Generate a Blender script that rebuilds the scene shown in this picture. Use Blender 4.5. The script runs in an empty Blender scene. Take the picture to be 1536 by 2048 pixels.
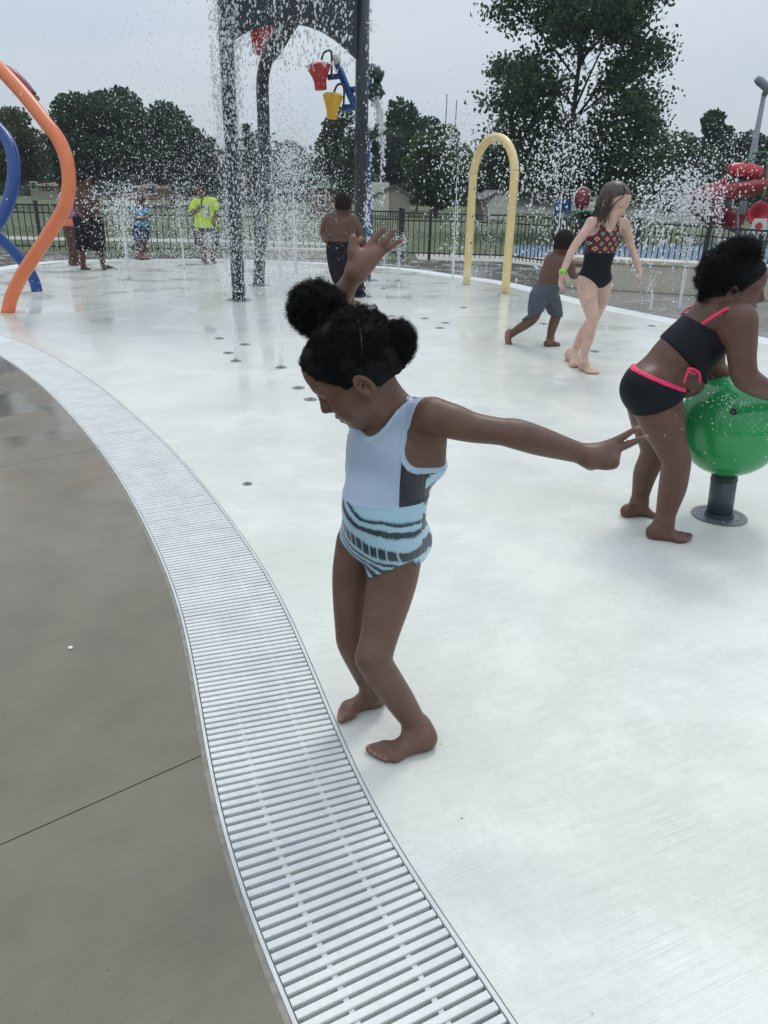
import bpy, bmesh, math, random
import numpy as np
from mathutils import Matrix, Vector

# ------------------------------------------------------------------ camera, sky, sun, exposure
SC = bpy.context.scene
COL = SC.collection
FPX = 1538.0            # focal length in photo pixels (photo is 1536 x 2048)
CAM_H = 1.40
PITCH, ROLL = math.radians(22.8), math.radians(1.4)
FW = np.array([0, math.cos(PITCH), -math.sin(PITCH)])
_r0 = np.array([1.0, 0, 0]); _u0 = np.array([0, math.sin(PITCH), math.cos(PITCH)])
RT = _r0*math.cos(ROLL) + _u0*math.sin(ROLL)
UP = -_r0*math.sin(ROLL) + _u0*math.cos(ROLL)
CAMP = np.array([0, 0, CAM_H])

cam = bpy.data.cameras.new('camera')
cam.sensor_fit = 'VERTICAL'; cam.sensor_height = 36.0; cam.sensor_width = 27.0
cam.lens = 36.0*FPX/2048.0
cam.clip_start = 0.02; cam.clip_end = 3000
camo = bpy.data.objects.new('camera', cam); COL.objects.link(camo)
M = Matrix.Identity(4)
for i in range(3):
    M[i][0] = RT[i]; M[i][1] = UP[i]; M[i][2] = -FW[i]; M[i][3] = CAMP[i]
camo.matrix_world = M
SC.camera = camo

SUN_EL, SUN_AZ = math.radians(58), math.radians(20)
world = bpy.data.worlds.new('World'); SC.world = world
world.use_nodes = True
wn, wl = world.node_tree.nodes, world.node_tree.links
wn.clear()
w_out = wn.new('ShaderNodeOutputWorld')
w_mix = wn.new('ShaderNodeMixShader'); w_mix.inputs[0].default_value = 0.93
sky = wn.new('ShaderNodeTexSky'); sky.sky_type = 'NISHITA'; sky.sun_disc = False
sky.sun_elevation = SUN_EL; sky.sun_rotation = SUN_AZ
bg1 = wn.new('ShaderNodeBackground'); bg1.inputs[1].default_value = 0.08
wl.new(sky.outputs[0], bg1.inputs[0])
# overcast layer: standard overcast luminance (brighter towards the zenith) with soft cloud streaks
tc = wn.new('ShaderNodeTexCoord'); sep = wn.new('ShaderNodeSeparateXYZ'); wl.new(tc.outputs['Generated'], sep.inputs[0])
mp = wn.new('ShaderNodeMapping'); mp.inputs['Scale'].default_value = (1.0, 1.0, 5.0); wl.new(tc.outputs['Generated'], mp.inputs[0])
nz = wn.new('ShaderNodeTexNoise'); nz.inputs['Scale'].default_value = 2.2; nz.inputs['Detail'].default_value = 6; nz.inputs['Roughness'].default_value = .5
wl.new(mp.outputs[0], nz.inputs[0])
cr = wn.new('ShaderNodeValToRGB')
cr.color_ramp.elements[0].position = .3; cr.color_ramp.elements[0].color = (.45, .522, .615, 1)
cr.color_ramp.elements[1].position = .72; cr.color_ramp.elements[1].color = (.575, .617, .662, 1)
wl.new(nz.outputs[0], cr.inputs[0])
m1 = wn.new('ShaderNodeMath'); m1.operation = 'MAXIMUM'; m1.inputs[1].default_value = 0; wl.new(sep.outputs[2], m1.inputs[0])
m2 = wn.new('ShaderNodeMath'); m2.operation = 'MULTIPLY_ADD'; m2.inputs[1].default_value = 1.25; m2.inputs[2].default_value = .94; wl.new(m1.outputs[0], m2.inputs[0])
bg2 = wn.new('ShaderNodeBackground'); wl.new(cr.outputs[0], bg2.inputs[0]); wl.new(m2.outputs[0], bg2.inputs[1])
wl.new(bg1.outputs[0], w_mix.inputs[1]); wl.new(bg2.outputs[0], w_mix.inputs[2]); wl.new(w_mix.outputs[0], w_out.inputs[0])

sun = bpy.data.lights.new('sun', 'SUN'); sun.energy = 0.9; sun.angle = math.radians(14); sun.color = (1, .95, .88)
suno = bpy.data.objects.new('sun', sun); COL.objects.link(suno)
_sd = Vector((math.cos(SUN_EL)*math.sin(SUN_AZ), math.cos(SUN_EL)*math.cos(SUN_AZ), math.sin(SUN_EL)))
suno.rotation_euler = _sd.to_track_quat('Z', 'Y').to_euler(); suno.location = (0, 0, 30)

SC.render.engine = 'CYCLES'
vs = SC.view_settings
vs.view_transform = 'Standard'; vs.look = 'None'; vs.exposure = 0.12; vs.gamma = 1.0
vs.use_curve_mapping = False
SC.cycles.max_bounces = 6; SC.cycles.transparent_max_bounces = 8
SC.cycles.caustics_reflective = False; SC.cycles.caustics_refractive = False

RNG = np.random.default_rng(7)
random.seed(7)

# ------------------------------------------------------------------ survey: photo point -> real point
def ray(x, y): return FW + RT*((x-768)/FPX) + UP*(-(y-1024)/FPX)
def G(x, y, z=0.0):
    d = ray(x, y); return CAMP + d*((z-CAM_H)/d[2])
def P(x, y, Y):
    d = ray(x, y); return CAMP + d*(Y/d[1])
def S(x, y, Y):
    """photo pixels per metre for something at that point"""
    return FPX/(Y/ray(x, y)[1])
def V(*a): return np.array(a, float)
def unit(v):
    v = np.asarray(v, float); return v/(np.linalg.norm(v)+1e-12)

# ------------------------------------------------------------------ object helpers
def tag(o, label=None, cat=None, group=None, kind=None):
    if label: o['label'] = label
    if cat: o['category'] = cat
    if group: o['group'] = group
    if kind: o['kind'] = kind
    return o
def link(o, parent=None):
    COL.objects.link(o)
    if parent is not None: o.parent = parent
    return o
def empty(name, loc, rz=0, label=None, cat=None, group=None, kind=None):
    o = bpy.data.objects.new(name, None); o.location = tuple(loc); o.rotation_euler = (0, 0, rz)
    o.empty_display_size = .1
    return tag(link(o), label, cat, group, kind)
def np_mesh(name, verts, faces, smooth=True):
    """faces: (n,k) int array, or list of such arrays"""
    me = bpy.data.meshes.new(name)
    fl = faces if isinstance(faces, list) else [faces]
    fl = [np.asarray(f, np.int32) for f in fl if len(f)]
    verts = np.asarray(verts, np.float32)
    me.vertices.add(len(verts)); me.vertices.foreach_set('co', verts.ravel())
    nl = sum(f.size for f in fl); npoly = sum(len(f) for f in fl)
    me.loops.add(nl); me.polygons.add(npoly)
    me.loops.foreach_set('vertex_index', np.concatenate([f.ravel() for f in fl]) if fl else np.zeros(0, np.int32))
    tot = np.concatenate([np.full(len(f), f.shape[1], np.int32) for f in fl]) if fl else np.zeros(0, np.int32)
    st = np.concatenate([[0], np.cumsum(tot)[:-1]]).astype(np.int32) if fl else tot
    me.polygons.foreach_set('loop_start', st); me.polygons.foreach_set('loop_total', tot)
    me.update(calc_edges=True); me.validate()
    me.polygons.foreach_set('use_smooth', np.full(len(me.polygons), smooth, bool))
    return me
def mobj(name, me, mat=None, parent=None, loc=None):
    o = bpy.data.objects.new(name, me)
    if mat is not None and len(me.materials) == 0:
        for m in (mat if isinstance(mat, (list, tuple)) else [mat]): me.materials.append(m)
    if loc is not None: o.location = tuple(loc)
    return link(o, parent)

class MB:
    """collects simple solids and links them as one mesh"""
    def __init__(s): s.v = []; s.f4 = []; s.f3 = []; s.n = 0
    def add(s, v, f4=None, f3=None):
        v = np.asarray(v, float)
        if f4 is not None and len(f4): s.f4.append(np.asarray(f4)+s.n)
        if f3 is not None and len(f3): s.f3.append(np.asarray(f3)+s.n)
        s.v.append(v); s.n += len(v); return s
    def box(s, c, size, R=None, taper=1.0):
        x, y, z = np.asarray(size)/2
        v = V(*[0]).repeat(0).reshape(0, 3)
        v = np.array([[-x, -y, -z], [x, -y, -z], [x, y, -z], [-x, y, -z], [-x*taper, -y*taper, z], [x*taper, -y*taper, z], [x*taper, y*taper, z], [-x*taper, y*taper, z]])
        if R is not None: v = v@np.asarray(R).T
        return s.add(v+np.asarray(c), [[0, 3, 2, 1], [4, 5, 6, 7], [0, 1, 5, 4], [1, 2, 6, 5], [2, 3, 7, 6], [3, 0, 4, 7]])
    def tube(s, pts, r, seg=10, caps=True, closed=False):
        pts = np.asarray(pts, float); n = len(pts); r = np.broadcast_to(np.asarray(r, float), (n,))
        t = np.gradient(pts, axis=0)
        if closed: t = np.roll(pts, -1, 0)-np.roll(pts, 1, 0)
        t /= np.linalg.norm(t, axis=1)[:, None]+1e-12
        a = unit(np.cross(t[0], [0, 0, 1]) if abs(t[0][2]) < .9 else np.cross(t[0], [1, 0, 0]))
        rings = []
        ang = np.linspace(0, 2*np.pi, seg, endpoint=False)
        for i in range(n):
            a = unit(a-t[i]*(a@t[i])); b = np.cross(t[i], a)
            rings.append(pts[i]+r[i]*(np.cos(ang)[:, None]*a+np.sin(ang)[:, None]*b))
        v = np.concatenate(rings)
        f = []
        m = n if closed else n-1
        for i in range(m):
            j = (i+1) % n
            for k in range(seg):
                l = (k+1) % seg
                f.append([i*seg+k, i*seg+l, j*seg+l, j*seg+k])
        f3 = []
        if caps and not closed:
            v = np.concatenate([v, pts[:1], pts[-1:]])
            for k in range(seg):
                l = (k+1) % seg
                f3.append([n*seg, l, k]); f3.append([n*seg+1, (n-1)*seg+k, (n-1)*seg+l])
        return s.add(v, f, f3)
    def lathe(s, prof, c=(0, 0, 0), seg=24, R=None):
        prof = np.asarray(prof, float); n = len(prof); ang = np.linspace(0, 2*np.pi, seg, endpoint=False)
        v = np.concatenate([np.stack([r*np.cos(ang), r*np.sin(ang), np.full(seg, z)], 1) for r, z in prof])
        f = []
        for i in range(n-1):
            for k in range(seg):
                l = (k+1) % seg
                f.append([i*seg+k, i*seg+l, (i+1)*seg+l, (i+1)*seg+k])
        if R is not None: v = v@np.asarray(R).T
        return s.add(v+np.asarray(c), f)
    def prism(s, poly, axis_u, axis_v, org, thick):
        """flat outline (n,2) in plane axis_u/axis_v at org, extruded by thick (vector)"""
        poly = np.asarray(poly, float); n = len(poly)
        a = np.asarray(org)+poly[:, :1]*np.asarray(axis_u)+poly[:, 1:]*np.asarray(axis_v)
        v = np.concatenate([a, a+np.asarray(thick)])
        f = [[i, (i+1) % n, n+(i+1) % n, n+i] for i in range(n)]
        from mathutils.geometry import tessellate_polygon
        tri = tessellate_polygon([[Vector((p[0], p[1], 0)) for p in poly]])
        f3 = [list(t) for t in tri]+[[n+t[2], n+t[1], n+t[0]] for t in tri]
        return s.add(v, f, f3)
    def mesh(s, name, smooth=False):
        v = np.concatenate(s.v); fl = []
        if s.f4: fl.append(np.concatenate(s.f4))
        if s.f3: fl.append(np.concatenate(s.f3))
        me = np_mesh(name, v, fl, smooth)
        bm = bmesh.new(); bm.from_mesh(me); bmesh.ops.recalc_face_normals(bm, faces=bm.faces); bm.to_mesh(me); bm.free()
        return me
    def build(s, name, mat, parent=None, loc=None, smooth=False, bevel=0):
        me = s.mesh(name, smooth)
        o = mobj(name, me, mat, parent, loc)
        if bevel:
            m = o.modifiers.new('bevel', 'BEVEL'); m.width = bevel; m.segments = 2; m.limit_method = 'ANGLE'
            m.harden_normals = False
        return o

def spline(pts, n=60):
    pts = np.asarray(pts, float); k = len(pts)
    p = np.concatenate([[2*pts[0]-pts[1]], pts, [2*pts[-1]-pts[-2]]])
    out = []
    ts = np.linspace(0, k-1-1e-9, n)
    for t in ts:
        i = int(t); u = t-i; a, b, c, d = p[i], p[i+1], p[i+2], p[i+3]
        out.append(.5*((2*b)+(-a+c)*u+(2*a-5*b+4*c-d)*u*u+(-a+3*b-3*c+d)*u**3))
    return np.array(out)

# ------------------------------------------------------------------ materials
def nd(nt, kind, **kw):
    n = nt.nodes.new(kind)
    for k, v in kw.items():
        if k in ('operation', 'blend_type', 'data_type', 'attribute_name', 'noise_dimensions', 'feature', 'wave_type', 'bands_direction', 'invert', 'clamp', 'distance'):
            setattr(n, k, v)
        else: n.inputs[k].default_value = v
    return n
def base_mat(name, col, rough=.5, **kw):
    m = bpy.data.materials.new(name); m.use_nodes = True
    nt = m.node_tree; b = nt.nodes['Principled BSDF']
    b.inputs['Base Color'].default_value = (*col, 1); b.inputs['Roughness'].default_value = rough
    for k, v in kw.items(): b.inputs[k].default_value = v
    return m, nt, b
def ramp(nt, fac, stops):
    r = nt.nodes.new('ShaderNodeValToRGB'); e = r.color_ramp.elements
    while len(e) < len(stops): e.new(.5)
    for i, (p, c) in enumerate(stops):
        e[i].position = p; e[i].color = (*c, 1) if len(c) == 3 else c
    nt.links.new(fac, r.inputs[0]); return r
def mathn(nt, op, a, b=None, c=None):
    n = nt.nodes.new('ShaderNodeMath'); n.operation = op
    for i, x in enumerate((a, b, c)):
        if x is None: continue
        if isinstance(x, (int, float)): n.inputs[i].default_value = x
        else: nt.links.new(x, n.inputs[i])
    return n.outputs[0]
def mixc(nt, fac, a, b, blend='MIX'):
    n = nt.nodes.new('ShaderNodeMix'); n.data_type = 'RGBA'; n.blend_type = blend
    if isinstance(fac, (int, float)): n.inputs[0].default_value = fac
    else: nt.links.new(fac, n.inputs[0])
    for i, x in ((6, a), (7, b)):
        if isinstance(x, tuple): n.inputs[i].default_value = (*x, 1)
        else: nt.links.new(x, n.inputs[i])
    return n.outputs[2]
def noise(nt, scale, detail=3, rough=.55, vec=None, distort=0):
    n = nt.nodes.new('ShaderNodeTexNoise'); n.inputs['Scale'].default_value = scale; n.inputs['Detail'].default_value = detail
    n.inputs['Roughness'].default_value = rough; n.inputs['Distortion'].default_value = distort
    if vec is not None: nt.links.new(vec, n.inputs[0])
    return n.outputs[0]
def geo_pos(nt): return nt.nodes.new('ShaderNodeNewGeometry').outputs['Position']
def mapping(nt, vec, scale=(1, 1, 1), rot=(0, 0, 0), loc=(0, 0, 0)):
    n = nt.nodes.new('ShaderNodeMapping'); n.inputs['Scale'].default_value = scale; n.inputs['Rotation'].default_value = rot; n.inputs['Location'].default_value = loc
    nt.links.new(vec, n.inputs[0]); return n.outputs[0]
def bump(nt, b, h, strength=.3, dist=.002):
    n = nt.nodes.new('ShaderNodeBump'); n.inputs['Strength'].default_value = strength; n.inputs['Distance'].default_value = dist
    nt.links.new(h, n.inputs['Height']); nt.links.new(n.outputs[0], b.inputs['Normal']); return n
def simple(name, col, rough=.5, var=.15, scale=6, bmp=0, bscale=40, **kw):
    """plain surface with a little natural variation of colour and relief"""
    m, nt, b = base_mat(name, col, rough, **kw)
    tcn = nt.nodes.new('ShaderNodeTexCoord')
    n = noise(nt, scale, 4, .6, tcn.outputs['Object'])
    lo = tuple(c*(1-var) for c in col); hi = tuple(min(1, c*(1+var)) for c in col)
    r = ramp(nt, n, [(.3, lo), (.7, hi)]); nt.links.new(r.outputs[0], b.inputs['Base Color'])
    rr = nt.nodes.new('ShaderNodeMapRange'); rr.inputs[3].default_value = max(0, rough-.08); rr.inputs[4].default_value = min(1, rough+.08)
    nt.links.new(n, rr.inputs[0]); nt.links.new(rr.outputs[0], b.inputs['Roughness'])
    if bmp:
        h = noise(nt, bscale, 3, .6, tcn.outputs['Object']); bump(nt, b, h, bmp, .003)
    return m

def m_pad():
    m, nt, b = base_mat('pad_concrete', (.75, .77, .75), .4)
    p = geo_pos(nt)
    big = noise(nt, .75, 8, .62, p, .6); mid = noise(nt, 3.5, 8, .7, p, .3); fine = noise(nt, 160, 3, .7, p)
    rp_ = mapping(nt, p, (1, 1, 1), (0, 0, -math.radians(25))); streakv = mapping(nt, rp_, (4.5, 260, 1))
    st = noise(nt, 1, 3, .65, streakv)
    streakv2 = mapping(nt, rp_, (1.1, 46, 1))
    st2 = noise(nt, 1, 2, .6, streakv2)
    worn = ramp(nt, mathn(nt, 'MULTIPLY_ADD', mid, .45, mathn(nt, 'MULTIPLY', big, .7)), [(.50, (0, 0, 0)), (.58, (.55, .55, .55)), (.74, (1, 1, 1))])
    c0 = mixc(nt, worn.outputs[0], (.76, .765, .705), (.63, .638, .585))
    sk = ramp(nt, st, [(.34, (.78, .79, .78)), (.52, (1, 1, 1))])
    smk = ramp(nt, noise(nt, 2.2, 5, .65, p), [(.35, (.12, .12, .12)), (.65, (.75, .75, .75))])
    c1 = mixc(nt, smk.outputs[0], c0, sk.outputs[0], 'MULTIPLY')
    sk2 = ramp(nt, st2, [(.3, (.86, .86, .87)), (.55, (1, 1, 1))])
    c1 = mixc(nt, .22, c1, sk2.outputs[0], 'MULTIPLY')
    tint = ramp(nt, noise(nt, 1.1, 3, .5, p), [(.35, (.97, 1, .975)), (.5, (1, 1, 1)), (.68, (.985, .975, 1))])
    c1 = mixc(nt, .8, c1, tint.outputs[0], 'MULTIPLY')
    gr1 = ramp(nt, noise(nt, 330, 3, .75, p), [(.36, (.87, .88, .87)), (.6, (1, 1, 1))]); c1 = mixc(nt, .8, c1, gr1.outputs[0], 'MULTIPLY')
    gr2 = ramp(nt, noise(nt, 45, 5, .75, p), [(.36, (.92, .925, .92)), (.6, (1, 1, 1))]); c1 = mixc(nt, .8, c1, gr2.outputs[0], 'MULTIPLY')
    # specks of dirt
    vor = nt.nodes.new('ShaderNodeTexVoronoi'); vor.inputs['Scale'].default_value = 6.5; nt.links.new(p, vor.inputs[0])
    spk = ramp(nt, vor.outputs['Distance'], [(.016, (.05, .05, .05)), (.026, (1, 1, 1))])
    c1 = mixc(nt, .75, c1, spk.outputs[0], 'MULTIPLY')
    # wet film: sharper in puddled patches, mostly out where the water falls
    sep = nt.nodes.new('ShaderNodeSeparateXYZ'); nt.links.new(p, sep.inputs[0])
    far = nt.nodes.new('ShaderNodeMapRange'); far.inputs[1].default_value = 1.6; far.inputs[2].default_value = 5.5; nt.links.new(sep.outputs[1], far.inputs[0])
    wetn = ramp(nt, noise(nt, 1.4, 4, .55, p, .4), [(.42, (0, 0, 0)), (.6, (1, 1, 1))])
    wet = mathn(nt, 'MULTIPLY', wetn.outputs[0], far.outputs[0])
    wet2 = mathn(nt, 'MAXIMUM', wet, mathn(nt, 'MULTIPLY', far.outputs[0], .66))
    c2 = mixc(nt, mathn(nt, 'MULTIPLY', wet, .42), c1, (.60, .617, .575))
    nt.links.new(c2, b.inputs['Base Color'])
    rr = nt.nodes.new('ShaderNodeMapRange'); rr.inputs[3].default_value = .5; rr.inputs[4].default_value = .04
    nt.links.new(wet2, rr.inputs[0]); nt.links.new(rr.outputs[0], b.inputs['Roughness'])
    b.inputs['IOR'].default_value = 1.33
    h = mathn(nt, 'MULTIPLY_ADD', st, .9, mathn(nt, 'MULTIPLY', fine, .35))
    bn = bump(nt, b, h, .35, .0022)
    rs = nt.nodes.new('ShaderNodeMapRange'); rs.inputs[3].default_value = .4; rs.inputs[4].default_value = .03
    nt.links.new(wet2, rs.inputs[0]); nt.links.new(rs.outputs[0], bn.inputs['Strength'])
    return m
def m_deck(name='deck_concrete', col=(.178, .160, .113), wetlvl=.7):
    m, nt, b = base_mat(name, col, .5)
    p = geo_pos(nt)
    big = noise(nt, .9, 5, .6, p, .5); mid = noise(nt, 5, 4, .6, p); fine = noise(nt, 240, 2, .7, p)
    stv = mapping(nt, mapping(nt, p, (1, 1, 1), (0, 0, -math.radians(34))), (2.0, 170, 1)); st = noise(nt, 1, 3, .65, stv)
    c = ramp(nt, mathn(nt, 'MULTIPLY_ADD', mid, .4, mathn(nt, 'MULTIPLY', big, .6)), [(.36, tuple(x*.78 for x in col)), (.52, col), (.68, tuple(x*1.18 for x in col))])
    sk = ramp(nt, st, [(.35, (.82, .82, .82)), (.6, (1.0, 1.0, 1.0))])
    c1 = mixc(nt, .45, c.outputs[0], sk.outputs[0], 'MULTIPLY')
    vor = nt.nodes.new('ShaderNodeTexVoronoi'); vor.inputs['Scale'].default_value = 14; nt.links.new(p, vor.inputs[0])
    spk = ramp(nt, vor.outputs['Distance'], [(.03, (.25, .25, .25)), (.05, (1, 1, 1))])
    c1 = mixc(nt, .5, c1, spk.outputs[0], 'MULTIPLY')
    vor2 = nt.nodes.new('ShaderNodeTexVoronoi'); vor2.inputs['Scale'].default_value = 60; nt.links.new(p, vor2.inputs[0])
    gr1 = ramp(nt, noise(nt, 330, 3, .75, p), [(.36, (.80, .80, .80)), (.62, (1.0, 1.0, 1.0))]); c1 = mixc(nt, .8, c1, gr1.outputs[0], 'MULTIPLY')
    pit = ramp(nt, vor2.outputs['Distance'], [(.06, (.6, .6, .6)), (.14, (1, 1, 1))])
    c1 = mixc(nt, .6, c1, pit.outputs[0], 'MULTIPLY')
    nt.links.new(c1, b.inputs['Base Color'])
    wet = ramp(nt, noise(nt, 1.7, 5, .62, p, .8), [(.36, (0, 0, 0)), (.5, (1, 1, 1))])
    sep = nt.nodes.new('ShaderNodeSeparateXYZ'); nt.links.new(p, sep.inputs[0])
    far = nt.nodes.new('ShaderNodeMapRange'); far.inputs[1].default_value = 1.5; far.inputs[2].default_value = 3.6; nt.links.new(sep.outputs[1], far.inputs[0])
    w = mathn(nt, 'MULTIPLY', wet.outputs[0], far.outputs[0])
    rr = nt.nodes.new('ShaderNodeMapRange'); rr.inputs[3].default_value = .46; rr.inputs[4].default_value = max(.06, .46-.55*wetlvl)
    nt.links.new(w, rr.inputs[0]); nt.links.new(rr.outputs[0], b.inputs['Roughness'])
    h = mathn(nt, 'MULTIPLY_ADD', st, .8, mathn(nt, 'MULTIPLY', fine, .5))
    bn = bump(nt, b, h, .4, .002)
    rs = nt.nodes.new('ShaderNodeMapRange'); rs.inputs[3].default_value = .5; rs.inputs[4].default_value = .12
    nt.links.new(w, rs.inputs[0]); nt.links.new(rs.outputs[0], bn.inputs['Strength'])
    return m
def m_lawn():
    m, nt, b = base_mat('lawn_grass', (.07, .1, .03), .8)
    p = geo_pos(nt)
    n = noise(nt, .25, 6, .65, p); n2 = noise(nt, 9, 4, .7, p)
    c = ramp(nt, mathn(nt, 'MULTIPLY_ADD', n2, .5, mathn(nt, 'MULTIPLY', n, .5)), [(.32, (.04, .064, .022)), (.5, (.066, .096, .034)), (.7, (.10, .115, .05))])
    nt.links.new(c.outputs[0], b.inputs['Base Color'])
    bump(nt, b, n2, .6, .05)
    return m
def m_leaf(name, c_lo, c_hi, rough=.55):
    m, nt, b = base_mat(name, c_hi, rough)
    g = nt.nodes.new('ShaderNodeNewGeometry')
    n = noise(nt, .55, 3, .6, g.outputs['Position'])
    f = mathn(nt, 'MULTIPLY_ADD', g.outputs['Random Per Island'], .55, mathn(nt, 'MULTIPLY_ADD', n, .9, -.22))
    c = ramp(nt, f, [(.1, c_lo), (.85, c_hi)])
    nt.links.new(c.outputs[0], b.inputs['Base Color'])
    b.inputs['Specular IOR Level'].default_value = .3
    tr = nt.nodes.new('ShaderNodeBsdfTranslucent'); nt.links.new(c.outputs[0], tr.inputs[0])
    mx = nt.nodes.new('ShaderNodeMixShader'); mx.inputs[0].default_value = .3
    nt.links.new(b.outputs[0], mx.inputs[1]); nt.links.new(tr.outputs[0], mx.inputs[2])
    nt.links.new(mx.outputs[0], nt.nodes['Material Output'].inputs[0])
    return m
def m_skin(name, col, tintcol, rough=.45):
    m, nt, b = base_mat(name, col, rough); b.inputs['Specular IOR Level'].default_value = .35
    tcn = nt.nodes.new('ShaderNodeTexCoord')
    n = noise(nt, 17, 6, .68, tcn.outputs['Object']); n2 = noise(nt, 190, 4, .7, tcn.outputs['Object'])
    c = ramp(nt, n, [(.3, (col[0]*.80, col[1]*.78, col[2]*.78)), (.5, col), (.7, (col[0]*1.2, col[1]*1.17, col[2]*1.12))])
    at = nt.nodes.new('ShaderNodeAttribute'); at.attribute_name = 'tint'
    c1 = mixc(nt, at.outputs['Fac'], c.outputs[0], tintcol)
    nt.links.new(c1, b.inputs['Base Color'])
    b.inputs['Subsurface Weight'].default_value = .06; b.inputs['Subsurface Radius'].default_value = (.6, .25, .15); b.inputs['Subsurface Scale'].default_value = .01
    bump(nt, b, n2, .3, .0012)
    rr = nt.nodes.new('ShaderNodeMapRange'); rr.inputs[3].default_value = .32; rr.inputs[4].default_value = .56; nt.links.new(n, rr.inputs[0]); nt.links.new(rr.outputs[0], b.inputs['Roughness'])
    return m
def m_cloth(name, col, rough=.6, wr=.25):
    m, nt, b = base_mat(name, col, rough)
    tcn = nt.nodes.new('ShaderNodeTexCoord')
    n = noise(nt, 9, 4, .55, tcn.outputs['Object']); wv = noise(nt, 700, 2, .5, tcn.outputs['Object'])
    c = ramp(nt, n, [(.3, tuple(x*.88 for x in col)), (.7, tuple(x*1.1 for x in col))]); nt.links.new(c.outputs[0], b.inputs['Base Color'])
    wrv = mapping(nt, tcn.outputs['Object'], (16, 16, 5), (0.2, .3, .2)); w = noise(nt, 1, 3, .5, wrv, .4)
    bump(nt, b, mathn(nt, 'MULTIPLY_ADD', wv, .06, w), wr, .012)
    b.inputs['Specular IOR Level'].default_value = .18
    return m
def m_water(name='water_drops'):
    m, nt, b = base_mat(name, (.95, .97, .98), .06)
    b.inputs['IOR'].default_value = 1.33; b.inputs['Transmission Weight'].default_value = .2
    tr = nt.nodes.new('ShaderNodeBsdfTranslucent'); tr.inputs[0].default_value = (.97, .98, .99, 1)
    mx = nt.nodes.new('ShaderNodeMixShader'); mx.inputs[0].default_value = .5
    nt.links.new(b.outputs[0], mx.inputs[1]); nt.links.new(tr.outputs[0], mx.inputs[2]); nt.links.new(mx.outputs[0], nt.nodes['Material Output'].inputs[0])
    return m

MT = {}
MT['pad'] = m_pad(); MT['deck'] = m_deck(); MT['deck_far'] = m_deck('deck_concrete_far', (.27, .265, .245), 1.0)
MT['lawn'] = m_lawn()
MT['soil'] = simple('dark_bedding', (.03, .03, .028), .9)
MT['trough'] = simple('drain_trough', (.27, .285, .275), .5, .3, 8)
MT['white_plastic'] = simple('white_plastic', (.74, .76, .75), .4, .05, 8)
MT['slat_frame'] = simple('aged_white_plastic', (.56, .58, .57), .45, .1, 8)
MT['grout'] = simple('grout', (.24, .225, .19), .85, .25, 30)
MT['rubber'] = simple('blue_rubber', (.13, .19, .26), .8, .2, 4, .3, 60)
MT['path'] = simple('pale_concrete', (.36, .35, .32), .75, .15, 2, .2, 50)
MT['bench'] = simple('beige_concrete', (.52, .485, .40), .75, .12, 5, .25, 60)
MT['black_metal'] = simple('black_metal', (.018, .02, .022), .45, .2, 5)
MT['slate'] = simple('slate_metal', (.022, .030, .038), .3, .12, 3, .05, 60)
MT['post_grey'] = simple('slate_post_paint', (.045, .062, .075), .35, .12, 6, .05, 60)
MT['orange'] = simple('orange_paint', (.74, .20, .08), .3, .06, 3)
MT['blue'] = simple('blue_paint', (.012, .065, .25), .28, .06, 3)
MT['maroon'] = simple('maroon_paint', (.20, .025, .05), .35, .08, 3)
MT['deep_red'] = simple('deep_red_plastic', (.17, .010, .022), .4, .1, 3)
MT['red'] = simple('red_paint', (.48, .03, .035), .3, .08, 3)
MT['dark_red'] = simple('dark_red_plastic', (.36, .014, .035), .35, .1, 3)
MT['yellow'] = simple('yellow_paint', (.75, .42, .02), .3, .06, 3)
MT['cream_yellow'] = simple('cream_yellow_paint', (.78, .60, .28), .32, .05, 3)
MT['green_gloss'] = simple('glossy_green_shell', (.028, .30, .088), .12, .06, 3)
MT['green_paint'] = simple('green_paint', (.02, .13, .05), .4, .1, 3)
MT['dark_green'] = simple('dark_green_plastic', (.012, .04, .025), .35, .1, 3)
MT['olive_bar'] = simple('tan_paint', (.22, .16, .07), .5, .1, 3)
MT['offwhite'] = simple('offwhite_paint', (.62, .60, .54), .5, .08, 3)
MT['grey_metal'] = simple('galvanised_metal', (.22, .25, .27), .4, .12, 5)
MT['plate_metal'] = simple('steel_plate', (.12, .135, .145), .35, .2, 20)
MT['brass'] = simple('nozzle_cover', (.17, .18, .18), .4, .2, 30)
MT['bore'] = simple('dark_bore', (.02, .02, .02), .6)
MT['bark'] = simple('tree_bark', (.055, .045, .036), .9, .3, 8, .5, 25)
MT['leaf_dark'] = m_leaf('foliage_dark', (.015, .034, .021), (.05, .092, .048))
MT['leaf_mid'] = m_leaf('foliage_mid', (.018, .038, .016), (.055, .10, .04))
MT['leaf_lime'] = m_leaf('foliage_lime', (.03, .065, .018), (.09, .16, .05))
MT['leaf_olive'] = m_leaf('foliage_olive', (.035, .045, .02), (.10, .115, .055))
MT['leaf_maple'] = m_leaf('foliage_maple', (.014, .034, .018), (.068, .125, .052))
MT['leaf_pine'] = m_leaf('foliage_conifer', (.012, .026, .022), (.035, .06, .045))
MT['siding_tan'] = simple('tan_siding', (.33, .29, .22), .8, .1, 2)
MT['siding_peach'] = simple('peach_siding', (.42, .33, .25), .8, .1, 2)
MT['siding_white'] = simple('white_siding', (.62, .63, .58), .7, .06, 2)
MT['brick'] = simple('red_brick_wall', (.22, .10, .07), .85, .25, 6)
MT['roof_grey'] = simple('grey_shingle', (.13, .12, .115), .9, .2, 4, .4, 30)
MT['roof_brown'] = simple('brown_shingle', (.16, .11, .08), .9, .2, 4, .4, 30)
MT['glass_dark'] = simple('window_glass', (.03, .04, .05), .1, .1)
MT['skin_hero'] = m_skin('skin_deep_brown', (.135, .073, .050), (.27, .14, .105))
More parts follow.
